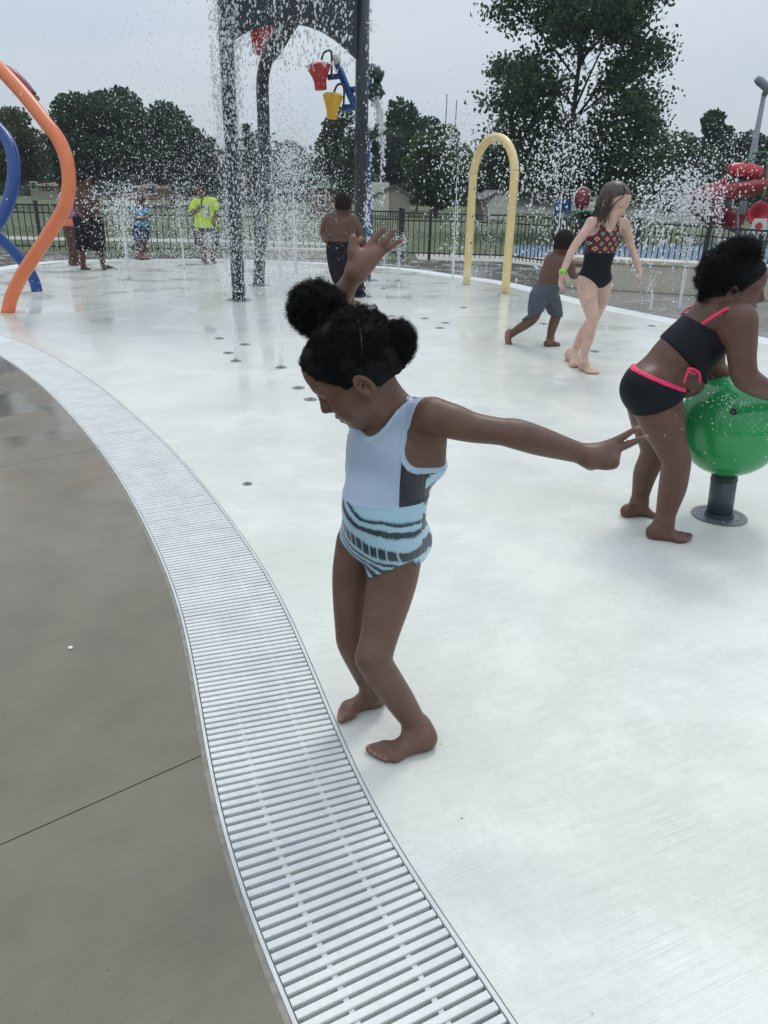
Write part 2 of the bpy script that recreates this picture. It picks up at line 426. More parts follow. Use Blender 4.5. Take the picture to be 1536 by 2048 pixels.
MT['skin_dark'] = m_skin('skin_dark_brown', (.085, .04, .028), (.2, .095, .07))
MT['skin_brown'] = m_skin('skin_brown', (.115, .057, .040), (.27, .15, .11))
MT['skin_pale'] = m_skin('skin_pale', (.55, .36, .285), (.55, .25, .22))
MT['hair_black'] = simple('black_hair', (.005, .005, .0055), .75, .3, 60, .5, 180, **{'Specular IOR Level': .2})
MT['hair_short'] = simple('cropped_hair', (.018, .012, .010), .9, .35, 80, .6, 260, **{'Specular IOR Level': .15})
MT['hair_wet'] = simple('wet_brown_hair', (.055, .036, .026), .32, .4, 40, .4, 120)
MT['eye_white'] = simple('eye_white', (.35, .33, .32), .2); MT['iris'] = simple('dark_iris', (.02, .012, .008), .15)
MT['water'] = m_water()
MT['black_cloth'] = m_cloth('black_swim_fabric', (.0065, .0075, .011), .6)
MT['grey_cloth'] = m_cloth('grey_swim_fabric', (.075, .085, .105), .6)
MT['navy_cloth'] = m_cloth('dark_navy_fabric', (.013, .012, .018), .8)
MT['pink_cloth'] = m_cloth('hot_pink_fabric', (.80, .05, .15), .5, .1)
MT['magenta_cloth'] = m_cloth('pink_violet_fabric', (.50, .18, .34), .6)
MT['coral_cloth'] = m_cloth('coral_fabric', (.75, .22, .13), .6)
MT['lilac_cloth'] = m_cloth('lilac_fabric', (.55, .42, .60), .6)
MT['cyan_cloth'] = m_cloth('sky_blue_fabric', (.09, .32, .50), .6)
MT['blue_cloth'] = m_cloth('dark_blue_fabric', (.03, .04, .11), .7)
MT['lime_cloth'] = m_cloth('lime_fabric', (.50, .70, .03), .6)
MT['green_band'] = simple('neon_green_band', (.2, .65, .04), .4)
MT['trim_blue'] = m_cloth('pale_blue_binding', (.42, .54, .66), .5, .05)

# ------------------------------------------------------------------ THE SETTING
def ngon_sheet(name, pts2, z, mat, parent=None, thick=0):
    bm = bmesh.new()
    vs_ = [bm.verts.new((p[0], p[1], z)) for p in pts2]
    f = bm.faces.new(vs_)
    if f.normal.z < 0: f.normal_flip()
    bm.normal_update()
    if f.normal.z < 0: bmesh.ops.reverse_faces(bm, faces=[f])
    if thick:
        r = bmesh.ops.extrude_face_region(bm, geom=[f])
        for v in [g for g in r['geom'] if isinstance(g, bmesh.types.BMVert)]: v.co.z -= thick
        bmesh.ops.recalc_face_normals(bm, faces=bm.faces)
    bmesh.ops.triangulate(bm, faces=[x for x in bm.faces if len(x.verts) > 4])
    me = bpy.data.meshes.new(name); bm.to_mesh(me); bm.free()
    return mobj(name, me, mat, parent)

lawn = ngon_sheet('lawn', [(-900, -200), (900, -200), (900, 1600), (-900, 1600)], -.03, MT['lawn']); tag(lawn, kind='structure')

# inner edge of the drain ring (the pad's edge), surveyed from the photo and closed round the back of the camera
near = [(0, 670), (80, 700), (180, 760), (300, 860), (395, 960), (500, 1100), (570, 1220), (633, 1370), (686, 1500), (758, 1660), (838, 1780), (930, 1905), (1020, 2040)]
ring_pts = [tuple(G(*p)[:2]) for p in near]
ring_pts += [(.40, .66), (.80, .12), (1.9, -.45), (3.1, -.35), (4.3, .6), (5.0, 2.2), (5.15, 4.2), (4.75, 6.3)]
ring_pts += [tuple(G(*p)[:2]) for p in [(1536, 690), (1320, 643), (1201, 619), (1135, 604), (1058, 584), (980, 565), (873, 550), (800, 539), (700, 532), (600, 526), (500, 523), (376, 521), (200, 522), (100, 526), (0, 541)]]
ring_pts += [(-7.05, 12.6), (-6.9, 11.2), (-6.2, 9.9), (-5.0, 8.6)]
def closed_curve(pts, step=.025, sm=6):
    pts = np.asarray(pts); p = np.concatenate([pts[-3:], pts, pts[:3]])
    c = spline(p, 4000)
    d0 = np.linalg.norm(c-pts[0], axis=1)[:2000].argmin(); d1 = np.linalg.norm(c-pts[0], axis=1)[2000:].argmin()+2000
    c = c[d0:d1]
    for _ in range(2):
        cc = np.concatenate([c, c[:1]]); L = np.concatenate([[0], np.cumsum(np.linalg.norm(np.diff(cc, axis=0), axis=1))])
        n = int(round(L[-1]/step)); t = np.linspace(0, L[-1], n, endpoint=False)
        c = np.stack([np.interp(t, L, cc[:, 0]), np.interp(t, L, cc[:, 1])], 1)
        k = np.exp(-.5*(np.arange(-3*sm, 3*sm+1)/sm)**2); k /= k.sum()
        for a in range(2):
            e = np.concatenate([c[-3*sm:, a], c[:, a], c[:3*sm, a]]); c[:, a] = np.convolve(e, k, 'valid')
    return c
CI = closed_curve(ring_pts)
tang = np.roll(CI, -1, 0)-np.roll(CI, 1, 0); tang /= np.linalg.norm(tang, axis=1)[:, None]
# which side is outside
area = .5*np.sum(CI[:, 0]*np.roll(CI[:, 1], -1)-np.roll(CI[:, 0], -1)*CI[:, 1])
NRM = np.stack([tang[:, 1], -tang[:, 0]], 1)*(1 if area > 0 else -1)
GW = .345
NR = len(CI)
pad = ngon_sheet('splash_pad', CI[::3]-NRM[::3]*.013, 0.0, MT['pad'], thick=.08); tag(pad, kind='structure')

def ribbon(name, inner_off, outer_off, z0, z1, mat, parent=None, sub=1, idx=None):
    """closed strip that follows the ring, from inner_off to outer_off (metres outside the pad edge), solid from z0 to z1"""
    a = (CI+NRM*inner_off)[::sub]; b = (CI+NRM*outer_off)[::sub]; n = len(a)
    v = np.concatenate([np.c_[a, np.full(n, z1)], np.c_[b, np.full(n, z1)], np.c_[a, np.full(n, z0)], np.c_[b, np.full(n, z0)]])
    i = np.arange(n); j = (i+1) % n
    f = np.concatenate([np.stack([i, j, n+j, n+i], 1), np.stack([2*n+i, 3*n+i, 3*n+j, 2*n+j], 1), np.stack([i, 2*n+i, 2*n+j, j], 1), np.stack([n+i, n+j, 3*n+j, 3*n+i], 1)])
    me = np_mesh(name, v, f, False)
    bm = bmesh.new(); bm.from_mesh(me); bmesh.ops.recalc_face_normals(bm, faces=bm.faces); bm.to_mesh(me); bm.free()
    return mobj(name, me, mat, parent)

grate = empty('drain_grate', (*CI[0], 0), label='white slotted trench drain grate curving around the splash pad', cat='drain grate')
gl = -np.array([*CI[0], 0])
def at_grate(o): o.location = gl; return o
at_grate(ribbon('edge_frame', -.010, -.001, -.07, .0008, MT['slat_frame'], grate, 2))
at_grate(ribbon('edge_frame', GW+.001, GW+.009, -.07, .0008, MT['slat_frame'], grate, 2))
at_grate(ribbon('grout', GW+.0095, GW+.0225, -.05, -.0015, MT['grout'], grate, 3))
at_grate(ribbon('trough', -.012, GW+.012, -.12, -.085, MT['trough'], grate, 4))
at_grate(ribbon('support_rod', GW*.27, GW*.27+.011, -.020, -.0055, MT['slat_frame'], grate, 2))
at_grate(ribbon('support_rod', GW*.70, GW*.70+.011, -.020, -.0055, MT['slat_frame'], grate, 2))
def m_slat():
    m, nt, b = base_mat('slat_plastic', (.74, .77, .76), .42)
    tcn = nt.nodes.new('ShaderNodeTexCoord'); sp = nt.nodes.new('ShaderNodeSeparateXYZ'); nt.links.new(tcn.outputs['Object'], sp.inputs[0])
    fx = mathn(nt, 'FRACT', mathn(nt, 'MULTIPLY', sp.outputs[0], 1/.026))
    zig = mathn(nt, 'ABSOLUTE', mathn(nt, 'SUBTRACT', fx, .5))
    s = mathn(nt, 'SINE', mathn(nt, 'MULTIPLY', mathn(nt, 'MULTIPLY_ADD', zig, .026, sp.outputs[1]), 2*math.pi/.0046))
    oi = nt.nodes.new('ShaderNodeObjectInfo')
    p = geo_pos(nt); dn = noise(nt, 7, 4, .65, p)
    dirt = ramp(nt, dn, [(.38, (.66, .68, .665)), (.56, (.76, .77, .74))])
    c = mixc(nt, mathn(nt, 'MULTIPLY', oi.outputs['Random'], .35), dirt.outputs[0], (.70, .725, .715))
    sk = ramp(nt, s, [(.0, (.76, .77, .77)), (.6, (1, 1, 1))])
    c = mixc(nt, .55, c, sk.outputs[0], 'MULTIPLY')
    nt.links.new(c, b.inputs['Base Color']); bump(nt, b, s, .35, .0008)
    return m
MT['slat'] = m_slat()
def slat_mesh():
    L, W, H, c = GW-.004, .0165, .022, .0015
    s = MB(); x, y = L/2, W/2
    v = [[-x, -y, -H], [x, -y, -H], [x, y, -H], [-x, y, -H], [-x, -y, -c], [x, -y, -c], [x, y, -c], [-x, y, -c], [-x, -y+c, 0], [x, -y+c, 0], [x, y-c, 0], [-x, y-c, 0]]
    f = [[4, 5, 9, 8], [6, 7, 11, 10], [8, 9, 10, 11], [0, 1, 5, 4], [2, 3, 7, 6], [1, 2, 6, 5], [3, 0, 4, 7], [5, 6, 10, 9], [7, 4, 8, 11]]
    s.add(v, f[:7]).add(np.array(v), f[7:]) if False else s.add(v, f)
    return s.mesh('slat')
sm_ = slat_mesh(); sm_.materials.append(MT['slat'])
mid = CI+NRM*GW/2
# nearest visible slats: from the bottom of the frame up the left side
d_start = np.linalg.norm(CI-np.array(G(1060, 2075)[:2]), axis=1).argmin()
d_far = np.linalg.norm(CI-np.array(ring_pts[0]), axis=1).argmin()
stepdir = 1 if ((d_start-d_far) % NR) > NR/2 else -1
def slat_at(i):
    n3 = NRM[i]; ang = math.atan2(n3[1], n3[0]); return (*mid[i], 0.0), ang
for k in range(300):
    i = (d_start+stepdir*k) % NR
    o = bpy.data.objects.new('slat', sm_); (x, y, z), a = slat_at(i)
    o.location = (x-CI[0][0], y-CI[0][1], random.uniform(-.0006, .0004)); o.rotation_euler = (0, 0, a+random.uniform(-.004, .004)); link(o, grate)
rest = [(d_start+stepdir*k) % NR for k in range(300, NR)]
sv = np.array([v.co for v in sm_.vertices]); sf = np.array([list(p.vertices) for p in sm_.polygons])
vv = []; ff = []
for q, i in enumerate(rest):
    (x, y, z), a = slat_at(i); c, s_ = math.cos(a), math.sin(a)
    vv.append(np.c_[sv[:, 0]*c-sv[:, 1]*s_+x-CI[0][0], sv[:, 0]*s_+sv[:, 1]*c+y-CI[0][1], sv[:, 2]]); ff.append(sf+q*len(sv))
o = mobj('slats', np_mesh('slats', np.concatenate(vv), np.concatenate(ff), False), MT['white_plastic'], grate); o['kind'] = 'stuff'

# deck: slabs outside the drain, cut along the control joints
outer_poly = [(-16, 16.1), (-7.4, 16.95), (-5, 17.0), (-2.8, 17.35), (.85, 17.55), (2.4, 17.4), (4.3, 15.2), (5.6, 13.6), (6.9, 11.5), (9, 8), (10, 2), (7, -5), (0, -7), (-8, -5), (-14, 2), (-16, 9)]
def ray_poly(c, d, poly):
    best = 1e9
    for i in range(len(poly)):
        a = np.array(poly[i]); b = np.array(poly[(i+1) % len(poly)]); e = b-a
        den = d[0]*e[1]-d[1]*e[0]
        if abs(den) < 1e-9: continue
        w = a-c; t = (w[0]*e[1]-w[1]*e[0])/den; u = (w[0]*d[1]-w[1]*d[0])/den
        if t > 0 and -1e-6 <= u <= 1+1e-6: best = min(best, t)
    return c+d*best
CEN = np.array([.3, 7.6])
inn = (CI+NRM*(GW+.023))[::6]
outp = np.array([ray_poly(CEN, unit(p-CEN), outer_poly) for p in inn])
deck = empty('deck', (0, 0, 0), kind='structure')
def deck_slab(sel, cuts, mat):
    """sel: boolean per ring index; cuts: list of (point, normal, keep_positive, gap)"""
    bm = bmesh.new(); n = len(inn)
    vi = [bm.verts.new((p[0], p[1], 0)) for p in inn]; vo = [bm.verts.new((p[0], p[1], 0)) for p in outp]
    for i in range(n):
        j = (i+1) % n
        if sel[i]: bm.faces.new((vi[i], vi[j], vo[j], vo[i]))
    for (pt, nm, gap) in cuts:
        bmesh.ops.bisect_plane(bm, geom=bm.verts[:]+bm.edges[:]+bm.faces[:], plane_co=(pt[0]+nm[0]*gap, pt[1]+nm[1]*gap, 0), plane_no=(nm[0], nm[1], 0), clear_inner=True)
    bmesh.ops.delete(bm, geom=[v for v in bm.verts if not v.link_faces], context='VERTS')
    if not bm.faces: bm.free(); return None
    r = bmesh.ops.extrude_face_region(bm, geom=bm.faces[:])
    for v in [g for g in r['geom'] if isinstance(g, bmesh.types.BMVert)]: v.co.z -= .06
    bmesh.ops.recalc_face_normals(bm, faces=bm.faces)
    me = bpy.data.meshes.new('concrete_slab'); bm.to_mesh(me); bm.free()
    return mobj('concrete_slab', me, mat, deck)
mid_i = (inn+outp)/2
leftside = (inn[:, 0] < .6) & (inn[:, 1] < 9.3)
a1, b1 = G(0, 1690)[:2], G(405, 1510)[:2]; a2, b2 = G(0, 935)[:2], G(205, 895)[:2]
def nrm2(a, b): d = unit(b-a); return np.array([-d[1], d[0]])
n1 = nrm2(a1, b1); n2 = nrm2(a2, b2)
deck_slab(leftside, [(a1, -n1, .002)], MT['deck'])
deck_slab(leftside, [(a1, n1, .002), (a2, -n2, .002)], MT['deck'])
deck_slab(leftside, [(a2, n2, .002)], MT['deck'])
rest_sel = ~leftside
jl = [((-5.8, 15), (1, .12)), ((-1.6, 16), (1, .0)), ((2.6, 13), (1, -.35)), ((4.6, 10.5), (.75, -1)), ((6.5, 6), (.1, -1))]
prev = None
for q in range(len(jl)+1):
    cuts = []
    if q > 0: cuts.append((np.array(jl[q-1][0]), unit(np.array(jl[q-1][1])), .004))
    if q < len(jl): cuts.append((np.array(jl[q][0]), -unit(np.array(jl[q][1])), .004))
    if q == len(jl):
        pass
    sel = rest_sel.copy()
    deck_slab(sel, cuts, MT['deck_far'])
bed = ngon_sheet('deck_bedding', [(p[0], p[1]) for p in outer_poly], -.024, MT['soil'], deck)
# the bedding must not cover the trough: it lies in a ring outside it
bpy.data.objects.remove(bed)
ring_in = (CI+NRM*(GW+.03))[::6]
v = np.concatenate([np.c_[ring_in, np.full(len(ring_in), -.026)], np.c_[outp, np.full(len(outp), -.026)]]); n_ = len(ring_in); i_ = np.arange(n_); j_ = (i_+1) % n_
mobj('deck_bedding', np_mesh('deck_bedding', v, np.stack([i_, j_, n_+j_, n_+i_], 1), False), MT['soil'], deck)

# paths, rubber surface
def poly_px(pts): return [tuple(G(*p)[:2]) for p in pts]
pp = ngon_sheet('path', [(-40, 19.8), (-9, 20.9), (-4.0, 21.6), (-.5, 21.4), (-.5, 22.6), (-4, 22.9), (-9, 22.2), (-40, 21.2)], -.022, MT['path']); tag(pp, kind='structure')
pp = ngon_sheet('pavement', [(.6, 17.62), (2.55, 17.5), (4.4, 15.3), (6.2, 13.2), (8.6, 9.2), (10.4, 9.6), (7.2, 15.2), (4.2, 19.3), (.6, 19.6)], -.022, MT['path']); tag(pp, kind='structure')
pp = ngon_sheet('rubber_surface', [(2.9, 19.6), (4.6, 18.9), (7.4, 15.2), (10.5, 10.6), (16, 12), (18, 24), (11, 27), (7, 24.5), (3.6, 23.6)], -.018, MT['rubber']); tag(pp, kind='structure')
# loose grass tufts along the fence side of the lawn
gv = []; gn = 5200
gx = RNG.uniform(-12, 5, gn); gy = RNG.uniform(17.9, 30, gn)
ok = ~((gy > 19.4) & (gy < 23) & (gx < 0)) & ~((gx > .3) & (gy < 24.5))
gx, gy = gx[ok], gy[ok]; n_ = len(gx)
h_ = RNG.uniform(.03, .10, n_); an = RNG.uniform(0, 6.28, n_); w_ = .012
c_ = np.c_[gx, gy, np.full(n_, -.03)]; dx = np.c_[np.cos(an), np.sin(an), np.zeros(n_)]*w_; tip = np.c_[RNG.normal(0, .03, n_), RNG.normal(0, .03, n_), h_]
v = np.stack([c_-dx, c_+dx, c_+tip], 1).reshape(-1, 3)
gr = mobj('grass', np_mesh('grass', v, np.arange(len(v)).reshape(-1, 3), False), MT['lawn']); tag(gr, kind='stuff')

# ---- houses and garages beyond the lawn
def house(name, label, px, Y, wpx, eave_px, ridge_px, base_px, depth, wall, roofm, door=None, windows=(), cat='garage', gable=True, rz=0, sign=None):
    s = S(px, base_px, Y); c = P(px, base_px, Y); W = wpx/s
    ze = P(px, eave_px, Y)[2]; zr = P(px, ridge_px, Y)[2]
    root = empty(name, (c[0], Y, -.03), rz, label, cat)
    H = ze+.03; R = zr+.03
    mb = MB()
    if gable:
        mb.prism([(-W/2, 0), (W/2, 0), (W/2, H), (0, R-.05), (-W/2, H)], (1, 0, 0), (0, 0, 1), (0, 0, 0), (0, depth, 0))
        wl_ = mb.build('wall', wall, root)
        for sg in (-1, 1):
            r = MB(); ln = math.hypot(W/2+.25, R-H+.08); a = math.atan2(R-H, W/2)
            Rm = np.array([[math.cos(a), 0, -sg*-math.sin(a)*-1], [0, 1, 0], [0, 0, 1]])
            u = unit([sg*(W/2), 0, H-R]); nn = np.array([-u[2]*sg, 0, u[0]*sg]); nn = nn if nn[2] > 0 else -nn
            o0 = V(0, -.2, R)
            L = math.hypot(W/2, R-H)+.3
            vv = [o0, o0+u*L, o0+u*L+V(0, depth+.4, 0), o0+V(0, depth+.4, 0)]
            vv = vv+[q+nn*.12 for q in vv]
            r.add(vv, [[0, 1, 2, 3], [4, 7, 6, 5], [0, 4, 5, 1], [1, 5, 6, 2], [2, 6, 7, 3], [3, 7, 4, 0]]); r.build('roof', roofm, root)
    else:
        mb.box((0, depth/2, H/2), (W, depth, H)); mb.build('wall', wall, root)
        r = MB(); e = .3
        vv = [(-W/2-e, -e, H), (W/2+e, -e, H), (W/2+e, depth+e, H), (-W/2-e, depth+e, H), (-W/2+depth*.3, depth/2, R), (W/2-depth*.3, depth/2, R)]
        r.add(vv, [[0, 1, 5, 4], [2, 3, 4, 5], [3, 2, 1, 0]], [[1, 2, 5], [3, 0, 4]]); r.build('roof', roofm, root)
    if door:
        x, w, h = door
        f = MB().box((x, -.03, h/2+.05), (w+.25, .06, h+.22)).build('door_frame', MT['siding_white'], root)
        for q in range(4):
            MB().box((x, -.075, h*(q+.5)/4+.03), (w, .03, h/4-.03)).build('door_panel', MT['offwhite'], root)
    for (x, z, w, h) in windows:
        f = MB().box((x, -.03, z), (w+.16, .07, h+.16)).build('window', MT['siding_white'], root)
        MB().box((x, -.075, z), (w, .02, h)).build('pane', MT['glass_dark'], f)
    if sign:
        txt, x, z, size = sign
        cu = bpy.data.curves.new('house_number', 'FONT'); cu.body = txt; cu.size = size; cu.align_x = 'CENTER'; cu.extrude = .02
        ob = bpy.data.objects.new('house_number', cu); dg = bpy.context.evaluated_depsgraph_get()
        me = bpy.data.meshes.new_from_object(ob); bpy.data.objects.remove(ob)
        t = mobj('house_number', me, MT['black_metal'], root); t.location = (x, -.03, z); t.rotation_euler = (math.pi/2, 0, 0)
    return root
house('shed', 'tan shed beside the blue pole with a gabled end', 787, 47, 62, 391, 373, 417, 5, MT['siding_tan'], MT['roof_grey'], (-.9, 1.0, 1.6), cat='shed')
house('garage', 'peach garage seen through the yellow arch with white door', 998, 44, 46, 398, 384, 428, 6, MT['siding_peach'], MT['roof_grey'], (0.1, 1.15, 1.2))
house('garage', 'white gabled garage behind the pale girl with one big door', 1184, 43, 56, 398, 384, 430, 6, MT['siding_white'], MT['roof_grey'], (-.45, .9, 1.0), ((.05, 1.75, .08, .2),))
house('house', 'low tan building with dark 181 numerals on its wall', 96, 68, 66, 372, 360, 396, 7, MT['siding_tan'], MT['roof_brown'], None, ((-1.0, 1.0, .4, .5),), 'building', False, 0, ('181', .1, .62, .8))
house('house', 'red brick house far behind the child in blue', 285, 75, 74, 376, 364, 396, 8, MT['brick'], MT['roof_brown'], None, ((-1.2, .9, .6, .7), (1.0, .9, .6, .7)), 'house', False)
house('house', 'long grey house low behind the yellow arch and trees', 1060, 60, 120, 408, 394, 424, 8, MT['siding_white'], MT['roof_grey'], None, ((-2, 1.0, .8, .8), (.5, 1.0, .8, .8), (2.4, 1.0, .8, .8)), 'house', False)
house('house', 'grey sided house behind the red spiral slide', 1400, 48, 150, 415, 398, 452, 8, MT['siding_white'], MT['roof_grey'], None, ((-2, .9, .8, .9), (1.2, .9, .8, .9)), 'house', False)
house('house', 'small brick kiosk with green roof behind the shirtless boy', 640, 46, 34, 376, 364, 402, 3, MT['brick'], MT['green_paint'], None, ((.1, .75, .3, .4),), 'kiosk', False)

# ---- trees
def quads_from(cen, size, fold=True):
    """leaf-sized rhombs at random attitude"""
    n = len(cen); a = RNG.normal(size=(n, 3)); a /= np.linalg.norm(a, axis=1)[:, None]
    b = RNG.normal(size=(n, 3)); b -= a*np.sum(a*b, 1)[:, None]; b /= np.linalg.norm(b, axis=1)[:, None]
    s = (np.asarray(size)*RNG.uniform(.6, 1.25, n))[:, None]
    v = np.stack([cen-a*s*.5, cen+b*s*.32, cen+a*s*.5, cen-b*s*.32], 1).reshape(-1, 3)
    return v, np.arange(n*4).reshape(-1, 4)
def tree(name, label, px, top, wpx, Y, leaf, n=9000, size=.28, base_frac=.12, lumps=34, shape='round', cat='tree', bark='bark'):
    s = S(px, top, Y); x = P(px, 400, Y)[0]; H = P(px, top, Y)[2]; W = wpx/s
    root = empty(name, (x, Y, -.03), 0, label, cat, 'trees beyond the lawn')
    z0 = H*base_frac; hc = H-z0
    tr = MB().tube(spline([(0, 0, 0), (RNG.uniform(-.1, .1), 0, H*.3), (RNG.uniform(-.3, .3), 0, H*.75)], 8), np.linspace(.035*H*.6+.05, .02, 8), 8)
    for q in range(5):
        a = RNG.uniform(0, 6.28); zz = H*RNG.uniform(.25, .5)
        tr.tube(spline([(0, 0, zz), (math.cos(a)*W*.15, math.sin(a)*W*.12, zz+hc*.12), (math.cos(a)*W*.3, math.sin(a)*W*.25, zz+hc*.3)], 5), np.linspace(.02*H*.5, .015, 5), 6)
    tr.build('trunk', MT[bark], root, smooth=True)
    cs = []
    if shape == 'cone':
        for q in range(lumps):
            t = q/lumps; z = z0+hc*t; r = W/2*(1-t)**.9
            k = max(2, int(7*(1-t)))
            for j in range(k):
                a = RNG.uniform(0, 6.28); m = n//(lumps*4)
                d = RNG.uniform(.1, 1, m)*r
                cs.append(np.c_[np.cos(a)*d+RNG.normal(0, .12, m), np.sin(a)*d+RNG.normal(0, .12, m), z-d*.25+RNG.normal(0, .06, m)])
    else:
        m = n//lumps
        for q in range(lumps):
            while True:
                u = RNG.uniform(-1, 1, 3)
                if np.linalg.norm(u) <= 1: break
            u = u/np.linalg.norm(u)*np.linalg.norm(u)**.55*.82
            if shape == 'wide' and u[2] < -.2: u[2] *= .5
            c = V(u[0]*W/2, u[1]*W*.42, z0+hc*(.5+u[2]*.5))
            r = W*RNG.uniform(.13, .21)
            d = RNG.normal(size=(m, 3)); d /= np.linalg.norm(d, axis=1)[:, None]
            rad = r*RNG.uniform(.55, 1.08, m)**.7
            cs.append(c+d*rad[:, None]*V(1, 1, .8))
    v, f = quads_from(np.concatenate(cs), size)
    v[:, 2] = np.maximum(v[:, 2], .05)
    mobj('crown', np_mesh('crown', v, f, False), MT[leaf], root)
    return root
TREES = [
    ('oak_tree', 'huge dark round-topped tree behind the orange pipe and left spray', 222, 171, 205, 55, 'leaf_dark', 26000, .34, .04, 60, 'wide'),
    ('oak_tree', 'broad dark tree joined to the huge round one beside the tall post', 345, 212, 165, 57, 'leaf_dark', 18000, .34, .02, 44, 'wide'),
    ('oak_tree', 'low dark tree in front of the huge round one behind the man', 150, 240, 110, 53, 'leaf_dark', 9000, .34, .02, 30, 'wide'),
    ('willow_tree', 'olive feathery tree behind the blue hoop at the frame edge', 25, 205, 175, 46, 'leaf_olive', 15000, .2, .05, 44, 'wide'),
    ('shrub_tree', 'low leafy tree right behind the lime shirt spray', 440, 275, 130, 60, 'leaf_mid', 8000, .32, .03, 26, 'wide'),
    ('spruce_tree', 'small pointed conifer between the two dark posts', 498, 245, 60, 62, 'leaf_pine', 5000, .25, .05, 26, 'cone'),
    ('shrub_tree', 'rounded mid green tree behind the white water column', 572, 282, 150, 62, 'leaf_mid', 9000, .32, .03, 28, 'wide'),
    ('locust_tree', 'open airy tree under the yellow bucket', 690, 212, 120, 52, 'leaf_mid', 6500, .26, .10, 26, 'round'),
    ('maple_tree', 'dark tall tree right of the blue pole', 800, 197, 170, 60, 'leaf_dark', 16000, .34, .04, 44, 'wide'),
    ('lime_tree', 'lighter green tree left of the yellow arch', 872, 245, 140, 48, 'leaf_lime', 12000, .28, .10, 36, 'round'),
    ('shrub_tree', 'dark tree filling the gap inside the yellow arch', 985, 285, 130, 64, 'leaf_dark', 9000, .34, .03, 30, 'wide'),
    ('ash_tree', 'dark green tree directly behind the tall near maple', 1090, 235, 190, 62, 'leaf_dark', 14000, .34, .16, 40, 'wide'),
    ('ash_tree', 'mid green tree behind the head of the pale girl', 1235, 215, 190, 60, 'leaf_mid', 15000, .3, .15, 44, 'wide'),
    ('poplar_tree', 'slim knobbly-topped tree against the sky behind the right fan of water', 1402, 203, 90, 58, 'leaf_dark', 6000, .32, .05, 26, 'round'),
    ('shrub_tree', 'low olive green tree behind the fan of droplets', 1330, 270, 200, 55, 'leaf_mid', 13000, .28, .12, 40, 'wide'),
    ('cedar_tree', 'grey green ragged tree behind the light pole', 1490, 262, 200, 60, 'leaf_pine', 12000, .3, .02, 40, 'wide'),
    ('sapling', 'little bright green tree between the tan shed and the arch', 833, 362, 28, 58, 'leaf_lime', 1600, .2, .15, 14, 'round'),
]
for t in TREES: tree(*t)
hc_ = []
for q in range(420):
    t = q/420; px = -300+2200*t; Y = 86+5*math.sin(q*.7)
    x = P(px, 400, Y)[0]; hh = 4.3+1.5*math.sin(q*.21)+1.1*math.sin(q*.53+1)
    m = 90; zz = RNG.uniform(0, 1, m); hc_.append(np.c_[RNG.normal(x, .9, m), RNG.normal(Y, .9, m), -.05+zz*hh+RNG.normal(0, .15, m)])
v, f = quads_from(np.concatenate(hc_), .62)
hd = mobj('treeline', np_mesh('treeline', v, f, False), MT['leaf_dark']); tag(hd, 'dark distant line of trees closing the far side of the lawn', 'treeline', kind='stuff')

def near_maple():
    Y = 30.0; x = P(1128, 425, Y)[0]
    root = empty('maple_tree', (x, Y, -.03), 0, 'tall near maple with see-through crown and forked bare limbs', 'tree', 'trees beyond the lawn')
    s = 1/S(1128, 250, Y)
    tr = MB(); H = 10.6
    tr.tube(spline([(0, 0, 0), (.05, 0, 1.6), (-.05, 0, 3.4), (.0, 0, 6), (.12, 0, 9.6)], 16), np.linspace(.17, .025, 16), 10)
    tips = []
    lx = lambda px, py: (P(px, py, Y)[0]-x, P(px, py, Y)[2]+.03)
    limbs = []
    for q in range(30):
        z0 = RNG.uniform(2.0, 8.8); a = q*2.4+RNG.uniform(-.3, .3)
        Rm = 2.9*(1-max(0, (z0-3.2))/8.5)*RNG.uniform(.75, 1.1)
        if z0 < 3: Rm *= .8
        d = V(math.cos(a), math.sin(a)*.85, 0); rise = Rm*RNG.uniform(.55, .95)
        pts = spline([V(0, 0, z0), d*Rm*.4+V(0, 0, z0+rise*.45), d*Rm*.8+V(0, 0, z0+rise*.85), d*Rm+V(0, 0, z0+rise)], 8)
        tr.tube(pts, np.linspace(.055*(1-z0/13)+.012, .012, 8), 6)
        for k in (2, 3, 4, 5, 6, 7):
            for w in range(2):
                e = RNG.normal(size=3); e[2] = abs(e[2])*.5
                e = unit(e+d*.7); L = RNG.uniform(.5, 1.1)
                p2 = pts[k]+e*L
                tr.tube([pts[k], pts[k]+e*L*.5+V(0, 0, .04), p2], [.014, .01, .006], 4, caps=False)
                tips.append((p2, .85 if k < 4 else 1.0))
    tr.build('trunk', MT['bark'], root, smooth=True)
    cs = []
    for p, wgt in tips:
        rho = math.hypot(p[0], p[1])
        m = int(RNG.uniform(60, 130)*wgt)
        if abs(p[0]) < .95 and 2.9 < p[2] < 6.4: m = int(m*(.10 if abs(p[0]-.1) < .6 else .35))
        cs.append(p+RNG.normal(size=(m, 3))*V(.27, .27, .19))
    for q in range(150):
        a = RNG.uniform(0, 6.28); t = RNG.uniform(0, 1); z = 2.0+3.6*t; r = (3.5-1.1*t)*RNG.uniform(.35, 1.0)**.5
        if abs(math.cos(a)*r) < 1.15 and z > 2.6: continue
        c = V(math.cos(a)*r, math.sin(a)*r*.75, z); m = 70
        cs.append(c+RNG.normal(size=(m, 3))*V(.30, .28, .20))
    # low skirt of foliage
    for q in range(130):
        a = RNG.uniform(0, 6.28); r = RNG.uniform(.4, 2.9); c = V(math.cos(a)*r, math.sin(a)*r*.8, RNG.uniform(1.75, 3.0))
        cs.append(c+RNG.normal(size=(70, 3))*V(.4, .35, .28))
    v, f = quads_from(np.concatenate(cs), .17)
    mobj('crown', np_mesh('crown', v, f, False), MT['leaf_maple'], root)
near_maple()
